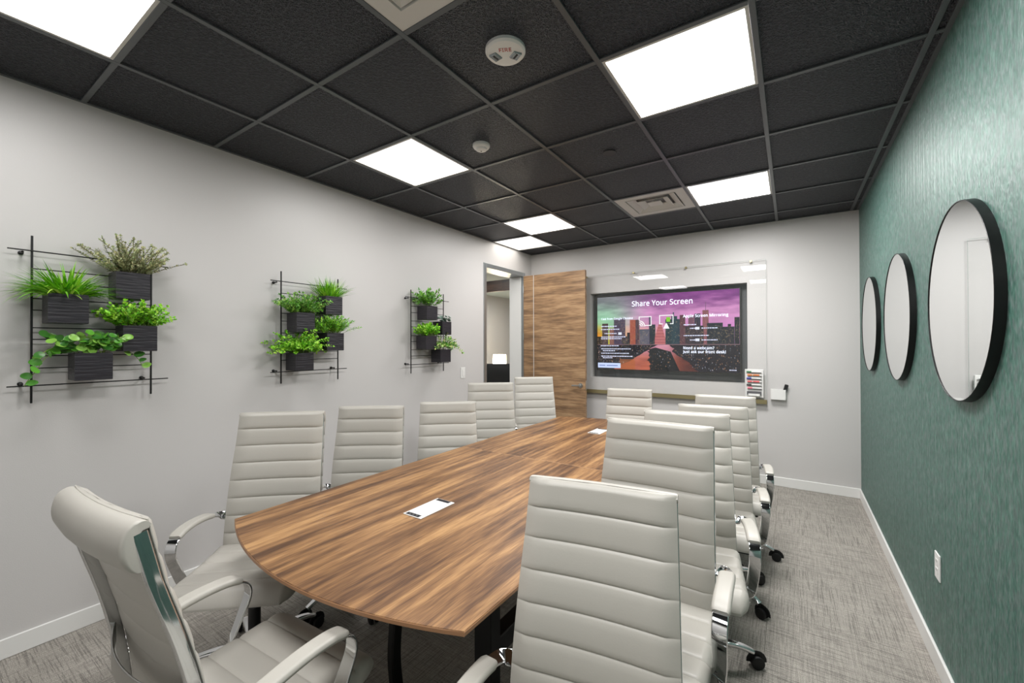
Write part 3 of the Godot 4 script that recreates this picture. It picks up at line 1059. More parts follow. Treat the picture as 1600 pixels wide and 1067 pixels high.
func make_chair():
	var t = Node3D.new()
	# ribbed back cushion
	var tops = [0.0]
	var total = CHAIR_H - 0.012 - 0.425
	var first = 0.068 / total
	for k in 7:
		tops.append((k + 1) * (1.0 - first) / 7.0)
	tops.append(1.0)
	var rings = []
	for k in 8:
		for s in [0.0, 0.035, 0.1, 0.25, 0.5, 0.75, 0.9, 0.965]:
			if k == 0 and s == 0.0:
				continue
			rings.append([lerpf(tops[k], tops[k + 1], s), 1.0 if k == 7 and s > 0.5 else 1.0 - pow(absf(2.0 * s - 1.0), 5.0)])
	rings.push_front([0.004, 0.1])
	rings.append([1.0, 0.92])
	rings.append([1.012, 0.55])
	rings.append([1.02, -0.25])
	rings.append([1.0225, -0.85])
	var lofted = []
	for r in rings:
		var c = back_line(r[0])
		var hw = back_half(r[0])
		var ring = PackedVector3Array()
		var ft = 0.010 + 0.0095 * r[1]
		var nf = 12
		for k in nf + 1:
			var u = -1.0 + 2.0 * k / nf
			var edge = pow(maxf(0.0, 1.0 - pow(absf(u), 14.0)), 0.5)
			ring.append(Vector3(u * hw, c.x, c.y + 0.014 * u * u + ft * edge))
		for k in nf + 1:
			var u = 1.0 - 2.0 * k / nf
			var edge = pow(maxf(0.0, 1.0 - pow(absf(u), 14.0)), 0.5)
			ring.append(Vector3(u * hw, c.x, c.y + 0.014 * u * u - 0.002 - 0.006 * edge * (0.55 + 0.45 * r[1])))
		lofted.append(ring)
	var g = Geo.new()
	g.loft(lofted)
	part("backrest", g, M.leather, t, 50)
	# padded roll folded over the top of the back
	var prof = []
	for q in smooth(ones([[0.002, 0.004, 0], [-0.004, 0.013, 0], [-0.018, 0.014, 0], [-0.038, 0.002, 0], [-0.052, -0.026, 0], [-0.056, -0.054, 0], [-0.051, -0.078, 0], [-0.042, -0.090, 0], [-0.031, -0.088, 0]]), 3):
		prof.append(Vector2(q.x, q.y))
	for q in [[-0.028, -0.07], [-0.028, -0.04], [-0.026, -0.016], [-0.016, -0.006], [-0.004, -0.004]]:
		prof.append(Vector2(q[0], q[1]))
	var roll = []
	var topc = back_line(1.0)
	var hw1 = back_half(1.0) + 0.002
	for e in [[-1.0, 0.86], [-0.985, 0.97], [-0.95, 1.0], [-0.5, 1.0], [0.0, 1.0], [0.5, 1.0], [0.95, 1.0], [0.985, 0.97], [1.0, 0.86]]:
		var ring = PackedVector3Array()
		for p in prof:
			# follow the lean of the back
			var q = p * Vector2(e[1], 1.0 if p.y < -0.02 else e[1])
			ring.append(Vector3(e[0] * hw1, topc.x + q.y, topc.y + 0.014 * e[0] * e[0] + q.x - q.y * 0.19 * -1.0 * -1.0))
		roll.append(ring)
	g = Geo.new()
	g.loft(roll)
	part("head_roll", g, M.leather, t, 50)
	# side rails
	for s in [-1.0, 1.0]:
		var path = []
		for k in 13:
			var u = 0.985 - 0.985 * k / 12.0
			var c = back_line(u)
			path.append(Vector3(s * (back_half(u) - 0.0045), c.x, c.y - 0.005))
		path.append(Vector3(s * 0.236, 0.395, -0.19))
		path.append(Vector3(s * 0.225, 0.380, -0.15))
		path.append(Vector3(s * 0.20, 0.374, -0.06))
		g = Geo.new()
		g.sweep(path, round_rect(0.013, 0.028, 0.004, 2), Vector3(0, 0.3, -1))
		part("back_rail", g, M.chrome, t, 50)
	# bowed chrome strap behind the lower back
	var strap = []
	var cc = back_line(0.33)
	for k in 17:
		var u = -1.0 + 2.0 * k / 16.0
		strap.append(Vector3(u * 0.221, cc.x - 0.03 * (1.0 - u * u) + 0.03, cc.y - 0.012 - 0.045 * (1.0 - pow(absf(u), 2.6))))
	g = Geo.new()
	g.sweep(strap, round_rect(0.005, 0.056, 0.002, 1), Vector3.UP)
	part("back_strap", g, M.steel, t, 50)
	# seat cushion
	var zs = []
	var n = 5
	for k in n:
		for s in [0.0, 0.04, 0.12, 0.3, 0.5, 0.7, 0.88, 0.96]:
			zs.append([(k + s) / n, 1.0 - pow(absf(2.0 * s - 1.0), 6.0)])
	zs.append([1.0, 0.0])
	var rs = []
	for e in zs:
		var u = e[0]
		var z = lerpf(-0.205, 0.275, u)
		var fr = maxf(0.0, (u - 0.80) / 0.20)
		var rr = maxf(0.0, (0.08 - u) / 0.08)
		var top = 0.455 + 0.007 * e[1] - 0.010 * sin(PI * u) + 0.01 * u - 0.058 * fr * fr * fr - 0.02 * rr * rr
		var bot = 0.380 + 0.016 * fr * fr
		var w = 0.245 - 0.035 * pow(fr, 3.0) - 0.012 * rr * rr
		var ring = PackedVector3Array()
		for p in round_rect(2.0 * w, top - bot, minf(0.03, (top - bot) * 0.45), 3):
			ring.append(Vector3(p.x, (top + bot) / 2 + p.y, z))
		# soft crown on the top face
		rs.append(ring)
	g = Geo.new()
	g.loft(rs)
	part("seat", g, M.leather, t, 50)
	g = Geo.new()
	g.box(Vector3(0, 0.372, 0.03), Vector3(0.40, 0.018, 0.38), 0.006)
	part("seat_pan", g, M.black, t)
	g = Geo.new()
	g.box(Vector3(0, 0.34, -0.01), Vector3(0.16, 0.05, 0.24), 0.012)
	part("tilt_box", g, M.black, t)
	g = Geo.new()
	g.tube(ones([[0.05, 0.338, 0.04], [0.16, 0.335, 0.05], [0.235, 0.338, 0.05], [0.265, 0.345, 0.05]]), 0.006, 8)
	part("tilt_lever", g, M.chrome, t)
	# arms: chrome loop with a padded sleeve
	for s in [-1.0, 1.0]:
		var p = smooth(ones([[s * 0.236, 0.585, -0.232], [s * 0.262, 0.598, -0.205], [s * 0.272, 0.618, -0.13], [s * 0.274, 0.633, -0.02], [s * 0.274, 0.630, 0.075], [s * 0.274, 0.606, 0.125], [s * 0.273, 0.560, 0.135], [s * 0.271, 0.49, 0.105], [s * 0.266, 0.42, 0.07], [s * 0.255, 0.378, 0.05], [s * 0.20, 0.366, 0.045]]), 6)
		g = Geo.new()
		g.sweep(p, round_rect(0.044, 0.009, 0.003, 2), Vector3(0, 0.77, 0.64))
		var arm = part("arm_loop", g, M.chrome, t, 50)
		var pad = []
		var sc = []
		for k in range(10, 28):
			pad.append(p[k] + Vector3(0, 0.004, 0))
			sc.append(1.0 if k > 10 and k < 27 else 0.86)
		g = Geo.new()
		g.sweep(pad, round_rect(0.054, 0.024, 0.011, 4), Vector3(0, 0.77, 0.64), true, sc)
		part("arm_pad", g, M.leather, arm, 50)
	# gas lift
	g = Geo.new()
	g.lathe([Vector2(0, 0.255), Vector2(0.014, 0.255), Vector2(0.014, 0.345), Vector2(0, 0.345)], 16)
	part("piston", g, M.chrome, t)
	g = Geo.new()
	g.lathe([Vector2(0, 0.075), Vector2(0.026, 0.075), Vector2(0.026, 0.27), Vector2(0.023, 0.275), Vector2(0, 0.275)], 20)
	part("gas_lift", g, M.black, t)
	# star base
	var b = Node3D.new()
	b.name = "star_base"
	t.add_child(b)
	g = Geo.new()
	g.lathe([Vector2(0, 0.062), Vector2(0.04, 0.062), Vector2(0.047, 0.075), Vector2(0.044, 0.115), Vector2(0.033, 0.128), Vector2(0, 0.128)], 24)
	part("hub", g, M.chrome, b, 35)
	var lg = Geo.new()
	lg.sweep(smooth(ones([[0.035, 0.094, 0], [0.10, 0.104, 0], [0.18, 0.102, 0], [0.25, 0.089, 0], [0.30, 0.068, 0]]), 4), round_rect(0.042, 0.026, 0.01, 3), Vector3.UP, true, [1.1, 1.1, 1.08, 1.06, 1.03, 1, .97, .94, .91, .88, .86, .84, .82, .8, .78, .76, .7])
	var leg_mesh = lg.mesh(50)
	var cg = Geo.new()
	for s in [-1.0, 1.0]:
		cg.lathe([Vector2(0, -0.010), Vector2(0.022, -0.010), Vector2(0.028, -0.007), Vector2(0.028, 0.007), Vector2(0.022, 0.010), Vector2(0, 0.010)], 18, Vector3(0.315, 0.028, s * 0.016), Vector3(0, 0, 1))
	var hood = []
	for k in 9:
		var a = deg_to_rad(-10.0 + 200.0 * k / 8.0)
		hood.append(Vector3(0.315 + 0.033 * cos(a), 0.030 + 0.033 * sin(a), 0))
	cg.sweep(hood, round_rect(0.024, 0.005, 0.002, 1), Vector3(0, 0, 1))
	cg.lathe([Vector2(0, 0.045), Vector2(0.009, 0.045), Vector2(0.009, 0.075), Vector2(0, 0.075)], 10, Vector3(0.298, 0, 0))
	var caster_mesh = cg.mesh(40)
	for k in 5:
		var o = inst("leg", leg_mesh, M.chrome, b)
		o.rotation.y = TAU * k / 5
		# a caster belongs to the base
		var c = inst("caster", caster_mesh, M.rubber, b)
		c.rotation.y = TAU * k / 5
	return t

func build_chairs():
	var proto = make_chair()
	# [x and z of the top of the back, turn in degrees, height of the back, turn of the base, label]
	var row_l = "chair row along the plant wall"
	var row_r = "chair row along the teal wall"
	var spots = [
		[-2.308, -1.213, 42, 1.12, 20, "pale grey ribbed chair by the plant wall, fifth from the open door", row_l],
		[-2.365, -1.838, 37, 1.07, 52, "pale grey ribbed chair by the plant wall, fourth from the open door", row_l],
		[-2.225, -2.445, 40, 1.04, 10, "pale grey ribbed chair by the plant wall, third from the open door", row_l],
		[-2.385, -3.213, 40, 1.12, 30, "pale grey ribbed chair by the plant wall, second from the open door", row_l],
		[-2.395, -4.035, 41, 1.12, 15, "pale grey ribbed chair by the plant wall, first beside the open door", row_l],
		[-0.470, -1.166, 10, 1.075, 40, "pale grey ribbed chair by the teal wall, fifth from the screen wall", row_r],
		[-0.467, -1.802, 2, 1.158, 18, "pale grey ribbed chair by the teal wall, fourth from the screen wall", row_r],
		[-0.480, -2.423, 10, 1.115, -45, "pale grey ribbed chair by the teal wall, third from the screen wall", row_r],
		[-0.451, -3.140, 7, 1.065, -30, "pale grey ribbed chair by the teal wall, second from the screen wall", row_r],
		[-0.442, -3.716, 6, 1.073, 4, "pale grey ribbed chair by the teal wall, first from the screen wall", row_r],
		[-1.340, -4.115, 11, 1.04, 36, "pale grey ribbed chair at the table end below the screen", ""],
		[-1.319, -0.281, 184, 1.126, 25, "pale grey chair at the table end facing the screen, showing its padded back", ""],
	]
	for i in spots.size():
		var q = spots[i]
		var o = proto if i == spots.size() - 1 else proto.duplicate()
		o.name = numbered("conference_chair")
		add_child(o)
		var a = deg_to_rad(q[2])
		o.position = Vector3(q[0] + 0.334 * sin(a), 0, q[1] + 0.334 * cos(a))
		o.rotation.y = a
		tag(o, q[5], "chair", q[6])
		for c in o.get_children():
			if c.name == "star_base":
				c.rotation.y = deg_to_rad(q[4]) - a
			elif c.name != "gas_lift":
				c.position.y += q[3] - CHAIR_H
	# the prototype was moved in last, after every copy was taken from it

# ------------------------------------------------------------------ plants
func lin(r, g, b):
	return Color(r / 255.0, g / 255.0, b / 255.0).srgb_to_linear()

func vary(c, R, amt = 0.25):
	var k = 1.0 + R.randf_range(-amt, amt)
	return Color(c.r * k * (1.0 + R.randf_range(-0.12, 0.2)), c.g * k, c.b * k)

# a blade from p along d, bending down towards its tip
func blade(g, p, d, length, width, droop, n = 5):
	var side = d.cross(Vector3.UP)
	if side.length() < 0.01:
		side = Vector3(1, 0, 0)
	side = side.normalized()
	var pts = []
	var q = p
	var dir = d.normalized()
	for k in n + 1:
		var u = float(k) / n
		var w = width * (1.0 - pow(u, 2.2)) * (0.6 + 0.4 * minf(1.0, u * 4.0))
		pts.append([q - side * w * 0.5, q + Vector3(0, -w * 0.15, 0), q + side * w * 0.5])
		dir = (dir + Vector3(0, -droop / n, 0)).normalized()
		q += dir * length / n
		q.x = maxf(q.x, -0.112)
	for k in n:
		var a = pts[k]
		var b = pts[k + 1]
		g.quad(a[0], a[1], b[1], b[0])
		g.quad(a[1], a[2], b[2], b[1])

# a small pointed or round leaf at p, pointing along d
func leaflet(g, p, d, length, width, up = Vector3.UP):
	var f = d.normalized()
	var side = f.cross(up)
	if side.length() < 0.05:
		side = f.cross(Vector3(1, 0.2, 0))
	side = side.normalized()
	var nn = side.cross(f)
	var a = p + f * length * 0.28 + side * width * 0.46 + nn * width * 0.12
	var b = p + f * length * 0.70 + side * width * 0.40 + nn * width * 0.10
	var c = p + f * length
	var e = p + f * length * 0.70 - side * width * 0.40 + nn * width * 0.10
	var h = p + f * length * 0.28 - side * width * 0.46 + nn * width * 0.12
	var m = p + f * length * 0.5
	g.tri(p, a, m); g.tri(a, b, m); g.tri(b, c, m); g.tri(c, e, m); g.tri(e, h, m); g.tri(h, p, m)

# grass: root spots over the pot, blades fanning outwards
func grass(R, n, lmin, lmax, width, spread, droop, tones):
	var g = Geo.new()
	g.use_col = true
	for k in n:
		var root = Vector3(R.randf_range(-0.045, 0.05), 0.128, R.randf_range(-0.055, 0.055))
		var d = Vector3(root.x * 9.0 + R.randf_range(-0.5, 0.7), R.randf_range(0.75, 1.5), root.z * spread * 16.0 + R.randf_range(-0.4, 0.4)).normalized()
		g.tint = vary(tones[R.randi() % tones.size()], R, 0.22)
		blade(g, root, d, R.randf_range(lmin, lmax), width * R.randf_range(0.7, 1.2), droop * R.randf_range(0.6, 1.4))
	return g

# leafy stems: returns [foliage, stems]
func bush(R, n, lmin, lmax, spread, droop, leaf_l, leaf_w, per, tones, stem_tone, pairs = true, from = 0.15):
	var g = Geo.new()
	g.use_col = true
	var st = Geo.new()
	st.use_col = true
	st.tint = stem_tone
	for k in n:
		var q = Vector3(R.randf_range(-0.045, 0.05), 0.126, R.randf_range(-0.058, 0.058))
		var d = Vector3(q.x * 7.0 + R.randf_range(-0.35, 0.5), R.randf_range(0.7, 1.3), q.z * 9.0 * spread + R.randf_range(-0.5, 0.5) * spread).normalized()
		var length = R.randf_range(lmin, lmax)
		var steps = per
		var path = [q]
		for s in steps:
			d = (d + Vector3(R.randf_range(-0.12, 0.12), -droop / steps, R.randf_range(-0.12, 0.12))).normalized()
			q += d * length / steps
			if q.x < -0.105:
				q.x = -0.105
			path.append(q)
			if float(s) / steps < from:
				continue
			g.tint = vary(tones[R.randi() % tones.size()], R, 0.22)
			var side = d.cross(Vector3(R.randf_range(-1, 1), R.randf_range(-0.3, 1), R.randf_range(-1, 1))).normalized()
			for e in ([-1.0, 1.0] if pairs else [1.0 if s % 2 else -1.0]):
				var ld = (side * e + d * 0.55 + Vector3(0.15, 0.15, 0)).normalized()
				leaflet(g, q, ld, leaf_l * R.randf_range(0.7, 1.2), leaf_w * R.randf_range(0.7, 1.2), Vector3(0.5, 0.8, R.randf_range(-0.4, 0.4)))
		g.tint = vary(tones[R.randi() % tones.size()], R, 0.22)
		leaflet(g, q, d, leaf_l, leaf_w, Vector3(0.6, 0.6, 0.2))
		st.tube(path, 0.0011, 4)
	return [g, st]

func rosettes(R, n, tones):
	var g = Geo.new()
	g.use_col = true
	for k in n:
		var c = Vector3(R.randf_range(-0.03, 0.07), R.randf_range(0.135, 0.185), R.randf_range(-0.075, 0.075))
		var ax = Vector3(R.randf_range(0.0, 0.8), 1.0, c.z * 9.0).normalized()
		var s1 = ax.cross(Vector3(0.3, 0.1, 1)).normalized()
		var s2 = ax.cross(s1)
		for e in 16:
			var a = e * 2.4
			var lift = 0.15 + 1.1 * e / 16.0
			var d = (s1 * cos(a) + s2 * sin(a) + ax * lift).normalized()
			g.tint = vary(tones[R.randi() % tones.size()], R, 0.18)
			leaflet(g, c, d, 0.030 - 0.012 * e / 16.0, 0.015, ax)
	return g

func heart_mesh():
	var g = Geo.new()
	var pts = []
	var n = 18
	for k in n + 1:
		var u = float(k) / n
		var x = 0.030 * pow(u, 0.45) * pow(1.0 - u, 0.62) * 1.55
		pts.append([Vector3(-x, -0.006 * sin(u * 3.0) + x * 0.22, u * 0.056), Vector3(0, -0.006 * sin(u * 3.0), u * 0.056), Vector3(x, -0.006 * sin(u * 3.0) + x * 0.22, u * 0.056)])
	for k in n:
		for e in 2:
			g.quad(pts[k][e], pts[k][e + 1], pts[k + 1][e + 1], pts[k + 1][e])
	return g.mesh(60)

func planter_node(y0, y1, z0, z1, label):
	var t = thing("planter", label, "planter", Vector3(-3.0015, y0, (z0 + z1) / 2), 0.0, "black wall planters with greenery")
	var h = y1 - y0
	var w = absf(z1 - z0)
	var rect = func(hx, hz, y):
		return PackedVector3Array([Vector3(-hx, y, -hz), Vector3(hx, y, -hz), Vector3(hx, y, hz), Vector3(-hx, y, hz)])
	var hx = 0.0665
	var hz = w / 2
	var g = Geo.new()
	g.loft([rect.call(hx - 0.002, hz - 0.002, 0.0), rect.call(hx, hz, 0.002), rect.call(hx, hz, h - 0.001), rect.call(hx - 0.001, hz - 0.001, h), rect.call(hx - 0.003, hz - 0.003, h), rect.call(hx - 0.0035, hz - 0.0035, h - 0.02)])
	part("pot", g, M.pot, t, 20)
	g = Geo.new()
	g.box(Vector3(0, h - 0.014, 0), Vector3(2 * hx - 0.0072, 0.008, 2 * hz - 0.0072))
	part("soil", g, M.soil, t)
	for s in [-1.0, 1.0]:
		g = Geo.new()
		g.sweep(ones([[-hx + 0.001, h - 0.03, s * 0.04], [-hx - 0.003, h - 0.028, s * 0.04], [-hx - 0.003, h - 0.004, s * 0.04], [-hx - 0.0125, h - 0.002, s * 0.04], [-hx - 0.0125, h - 0.016, s * 0.04]]), round_rect(0.012, 0.0016, 0.0006, 1), Vector3(0, 0, 1))
		part("hook", g, M.black_metal, t)
	return t

func foliage(t, gs):
	stuff(part("foliage", gs[0], M.leaf, t, 30))
	stuff(part("stems", gs[1], M.leaf, t, 60))

func build_plants():
	var ys = [1.947, 1.862, 1.80, 1.717, 1.660, 1.574, 1.517, 1.436, 1.376, 1.292]
	var rack_labels = ["black metal wall rack holding olive sprigs, grass and trailing heart leaves", "black metal wall rack between the two other plant racks", "black metal wall rack next to the light switch"]
	var zr = [-0.402, -1.600, -2.846]
	for i in 3:
		var t = thing("plant_rack", rack_labels[i], "plant rack", Vector3(-3.074, 0, zr[i]), 0.0, "black wire plant racks")
		for z in [0.0, -0.457]:
			var g = Geo.new()
			g.box(Vector3(0, 1.614, z), Vector3(0.008, 0.815, 0.008), 0.001)
			part("upright", g, M.black_metal, t)
		for k in ys.size():
			var g = Geo.new()
			var full = k == 0 or k == ys.size() - 1
			if full:
				g.box(Vector3(0.0065, ys[k], -0.2285), Vector3(0.005, 0.006, 0.614), 0.001)
			else:
				g.box(Vector3(0.0, ys[k], -0.2285), Vector3(0.005, 0.005, 0.449), 0.001)
			part("crossbar", g, M.black_metal, t)
		for z in [0.03, -0.427]:
			for y in [ys[0] - 0.008, ys[9] + 0.008]:
				var g = Geo.new()
				g.lathe([Vector2(0, -0.050), Vector2(0.010, -0.050), Vector2(0.010, -0.045), Vector2(0.005, -0.044), Vector2(0.005, 0.0), Vector2(0.0, 0.004)], 12, Vector3(0, y, z), Vector3(1, 0, 0))
				part("wall_mount", g, M.black_metal, t)

	var R = RandomNumberGenerator.new()
	R.seed = 77
	var lime = [lin(146, 212, 48), lin(120, 196, 34), lin(172, 226, 84), lin(92, 168, 30)]
	var mid = [lin(100, 164, 52), lin(122, 184, 64), lin(74, 138, 42)]
	var olive = [lin(160, 168, 120), lin(138, 150, 102), lin(180, 184, 138)]
	# first rack
	var t = planter_node(1.735, 1.876, -0.676, -0.816, "wall planter of thin olive grey sprigs")
	foliage(t, bush(R, 84, 0.08, 0.23, 1.2, 0.3, 0.014, 0.010, 20, olive, lin(96, 90, 66)))
	t = planter_node(1.595, 1.739, -0.435, -0.575, "wall planter of splayed bright grass above trailing heart leaves")
	stuff(part("foliage", grass(R, 380, 0.11, 0.20, 0.011, 1.3, 1.15, lime), M.leaf, t, 30))
	var vg = Geo.new()
	var tagg = Geo.new()
	tagg.box(Vector3(0.06, 0.165, 0.004), Vector3(0.0015, 0.05, 0.008), 0.0005)
	part("plant_tag", tagg, M.white, t)
	t = planter_node(1.455, 1.593, -0.705, -0.848, "wall planter of small round bright green leaves")
	foliage(t, bush(R, 130, 0.06, 0.155, 1.15, 0.45, 0.017, 0.015, 9, lime, lin(90, 120, 40)))
	t = planter_node(1.312, 1.449, -0.525, -0.665, "wall planter of trailing heart-shaped leaves on long vines")
	vg = Geo.new()
	vg.use_col = true
	vg.tint = lin(130, 160, 70)
	var hm = heart_mesh()
	var leaf_mats = []
	for c in [[72, 138, 44], [92, 162, 50], [58, 116, 42], [136, 188, 80]]:
		var m = mat(pad3(c), 0.35)
		m.backlight_enabled = true
		m.backlight = Color(0.25, 0.3, 0.2)
		leaf_mats.append(m)
	# short shoots heap over the rim; a few vines hang beside the pot: [length, drift along the wall, droop]
	var vines = [[0.29, 0.75, 0.27], [0.24, 0.6, 0.30], [0.24, -0.75, 0.24], [0.19, 0.45, 0.24]]
	for k in 18:
		vines.append([R.randf_range(0.09, 0.17), R.randf_range(-0.5, 0.5), 0.08])
	for e in vines:
		var q = Vector3(R.randf_range(-0.03, 0.045), 0.125, R.randf_range(-0.05, 0.05))
		var d = Vector3(R.randf_range(-0.1, 0.45), 1.0, e[1] * 0.9).normalized()
		var path = [q]
		var steps = int(e[0] / 0.018)
		for s in steps:
			d = (d + Vector3(R.randf_range(-0.12, 0.12), -e[2], R.randf_range(-0.14, 0.14) + e[1] * 0.10)).normalized()
			if absf(q.z) < 0.085 and q.x < 0.085 and q.y < 0.16 and d.y < 0.0:
				d.y = 0.05
				d = d.normalized()
			q += d * 0.018
			q.x = maxf(q.x, -0.05)
			path.append(q)
			if s >= 2 and (s % 2 == 0 or e[0] < 0.18):
				var o = inst("leaf", hm, leaf_mats[R.randi() % 4], t, q)
				var ld = Vector3(R.randf_range(0.1, 0.8), R.randf_range(-0.6, 0.5), R.randf_range(-1.0, 1.0) + e[1] * 0.5).normalized()
				o.basis = Basis.looking_at(-ld, Vector3(R.randf_range(0.8, 1.8), 0.6, R.randf_range(-0.6, 0.6))).scaled_local(Vector3.ONE * R.randf_range(0.6, 0.95))
		vg.tube(smooth(path, 2), 0.0016, 5)
	stuff(part("stems", vg, M.leaf, t, 60))
	# second rack
	t = planter_node(1.72, 1.860, -1.863, -2.004, "wall planter of upright fountain grass on the middle rack")
	stuff(part("foliage", grass(R, 280, 0.11, 0.19, 0.0075, 0.9, 0.65, lime), M.leaf, t, 30))
	t = planter_node(1.58, 1.721, -1.639, -1.775, "wall planter of feathery mixed green leaves on the middle rack")
	foliage(t, bush(R, 100, 0.07, 0.17, 1.2, 0.35, 0.019, 0.011, 11, mid + [lin(140, 180, 80)], lin(90, 110, 50)))
	t = planter_node(1.443, 1.578, -1.874, -2.017, "wall planter of spiky light green fern on the middle rack")
	foliage(t, bush(R, 110, 0.08, 0.165, 1.1, 0.4, 0.024, 0.007, 11, lime + mid, lin(90, 120, 40)))
	t = planter_node(1.302, 1.428, -1.631, -1.766, "wall planter of tiny bright leaves spilling over its front")
	foliage(t, bush(R, 120, 0.08, 0.20, 1.25, 1.2, 0.016, 0.014, 12, lime, lin(80, 110, 40)))
	# third rack
	t = planter_node(1.73, 1.866, -2.924, -3.069, "wall planter of broad pointed leaves next to the doorway end")
	foliage(t, bush(R, 56, 0.07, 0.17, 0.95, 0.3, 0.036, 0.015, 7, mid + [lin(100, 170, 40)], lin(70, 100, 40)))
	t = planter_node(1.588, 1.721, -3.139, -3.273, "wall planter of blue grey succulent rosettes")
	stuff(part("foliage", rosettes(R, 26, [lin(136, 160, 148), lin(116, 142, 132), lin(160, 178, 168)]), M.leaf, t, 30))
	t = planter_node(1.442, 1.571, -2.91, -3.058, "wall planter of bushy lime leaves on the rack by the switch")
	foliage(t, bush(R, 100, 0.06, 0.13, 1.0, 0.35, 0.024, 0.018, 7, lime, lin(90, 130, 40)))
	t = planter_node(1.306, 1.437, -3.114, -3.264, "wall planter of pale variegated leaves hanging over the pot")
	foliage(t, bush(R, 40, 0.10, 0.19, 0.9, 1.5, 0.026, 0.016, 9, mid + [lin(190, 200, 130), lin(160, 185, 96)], lin(120, 140, 70)))

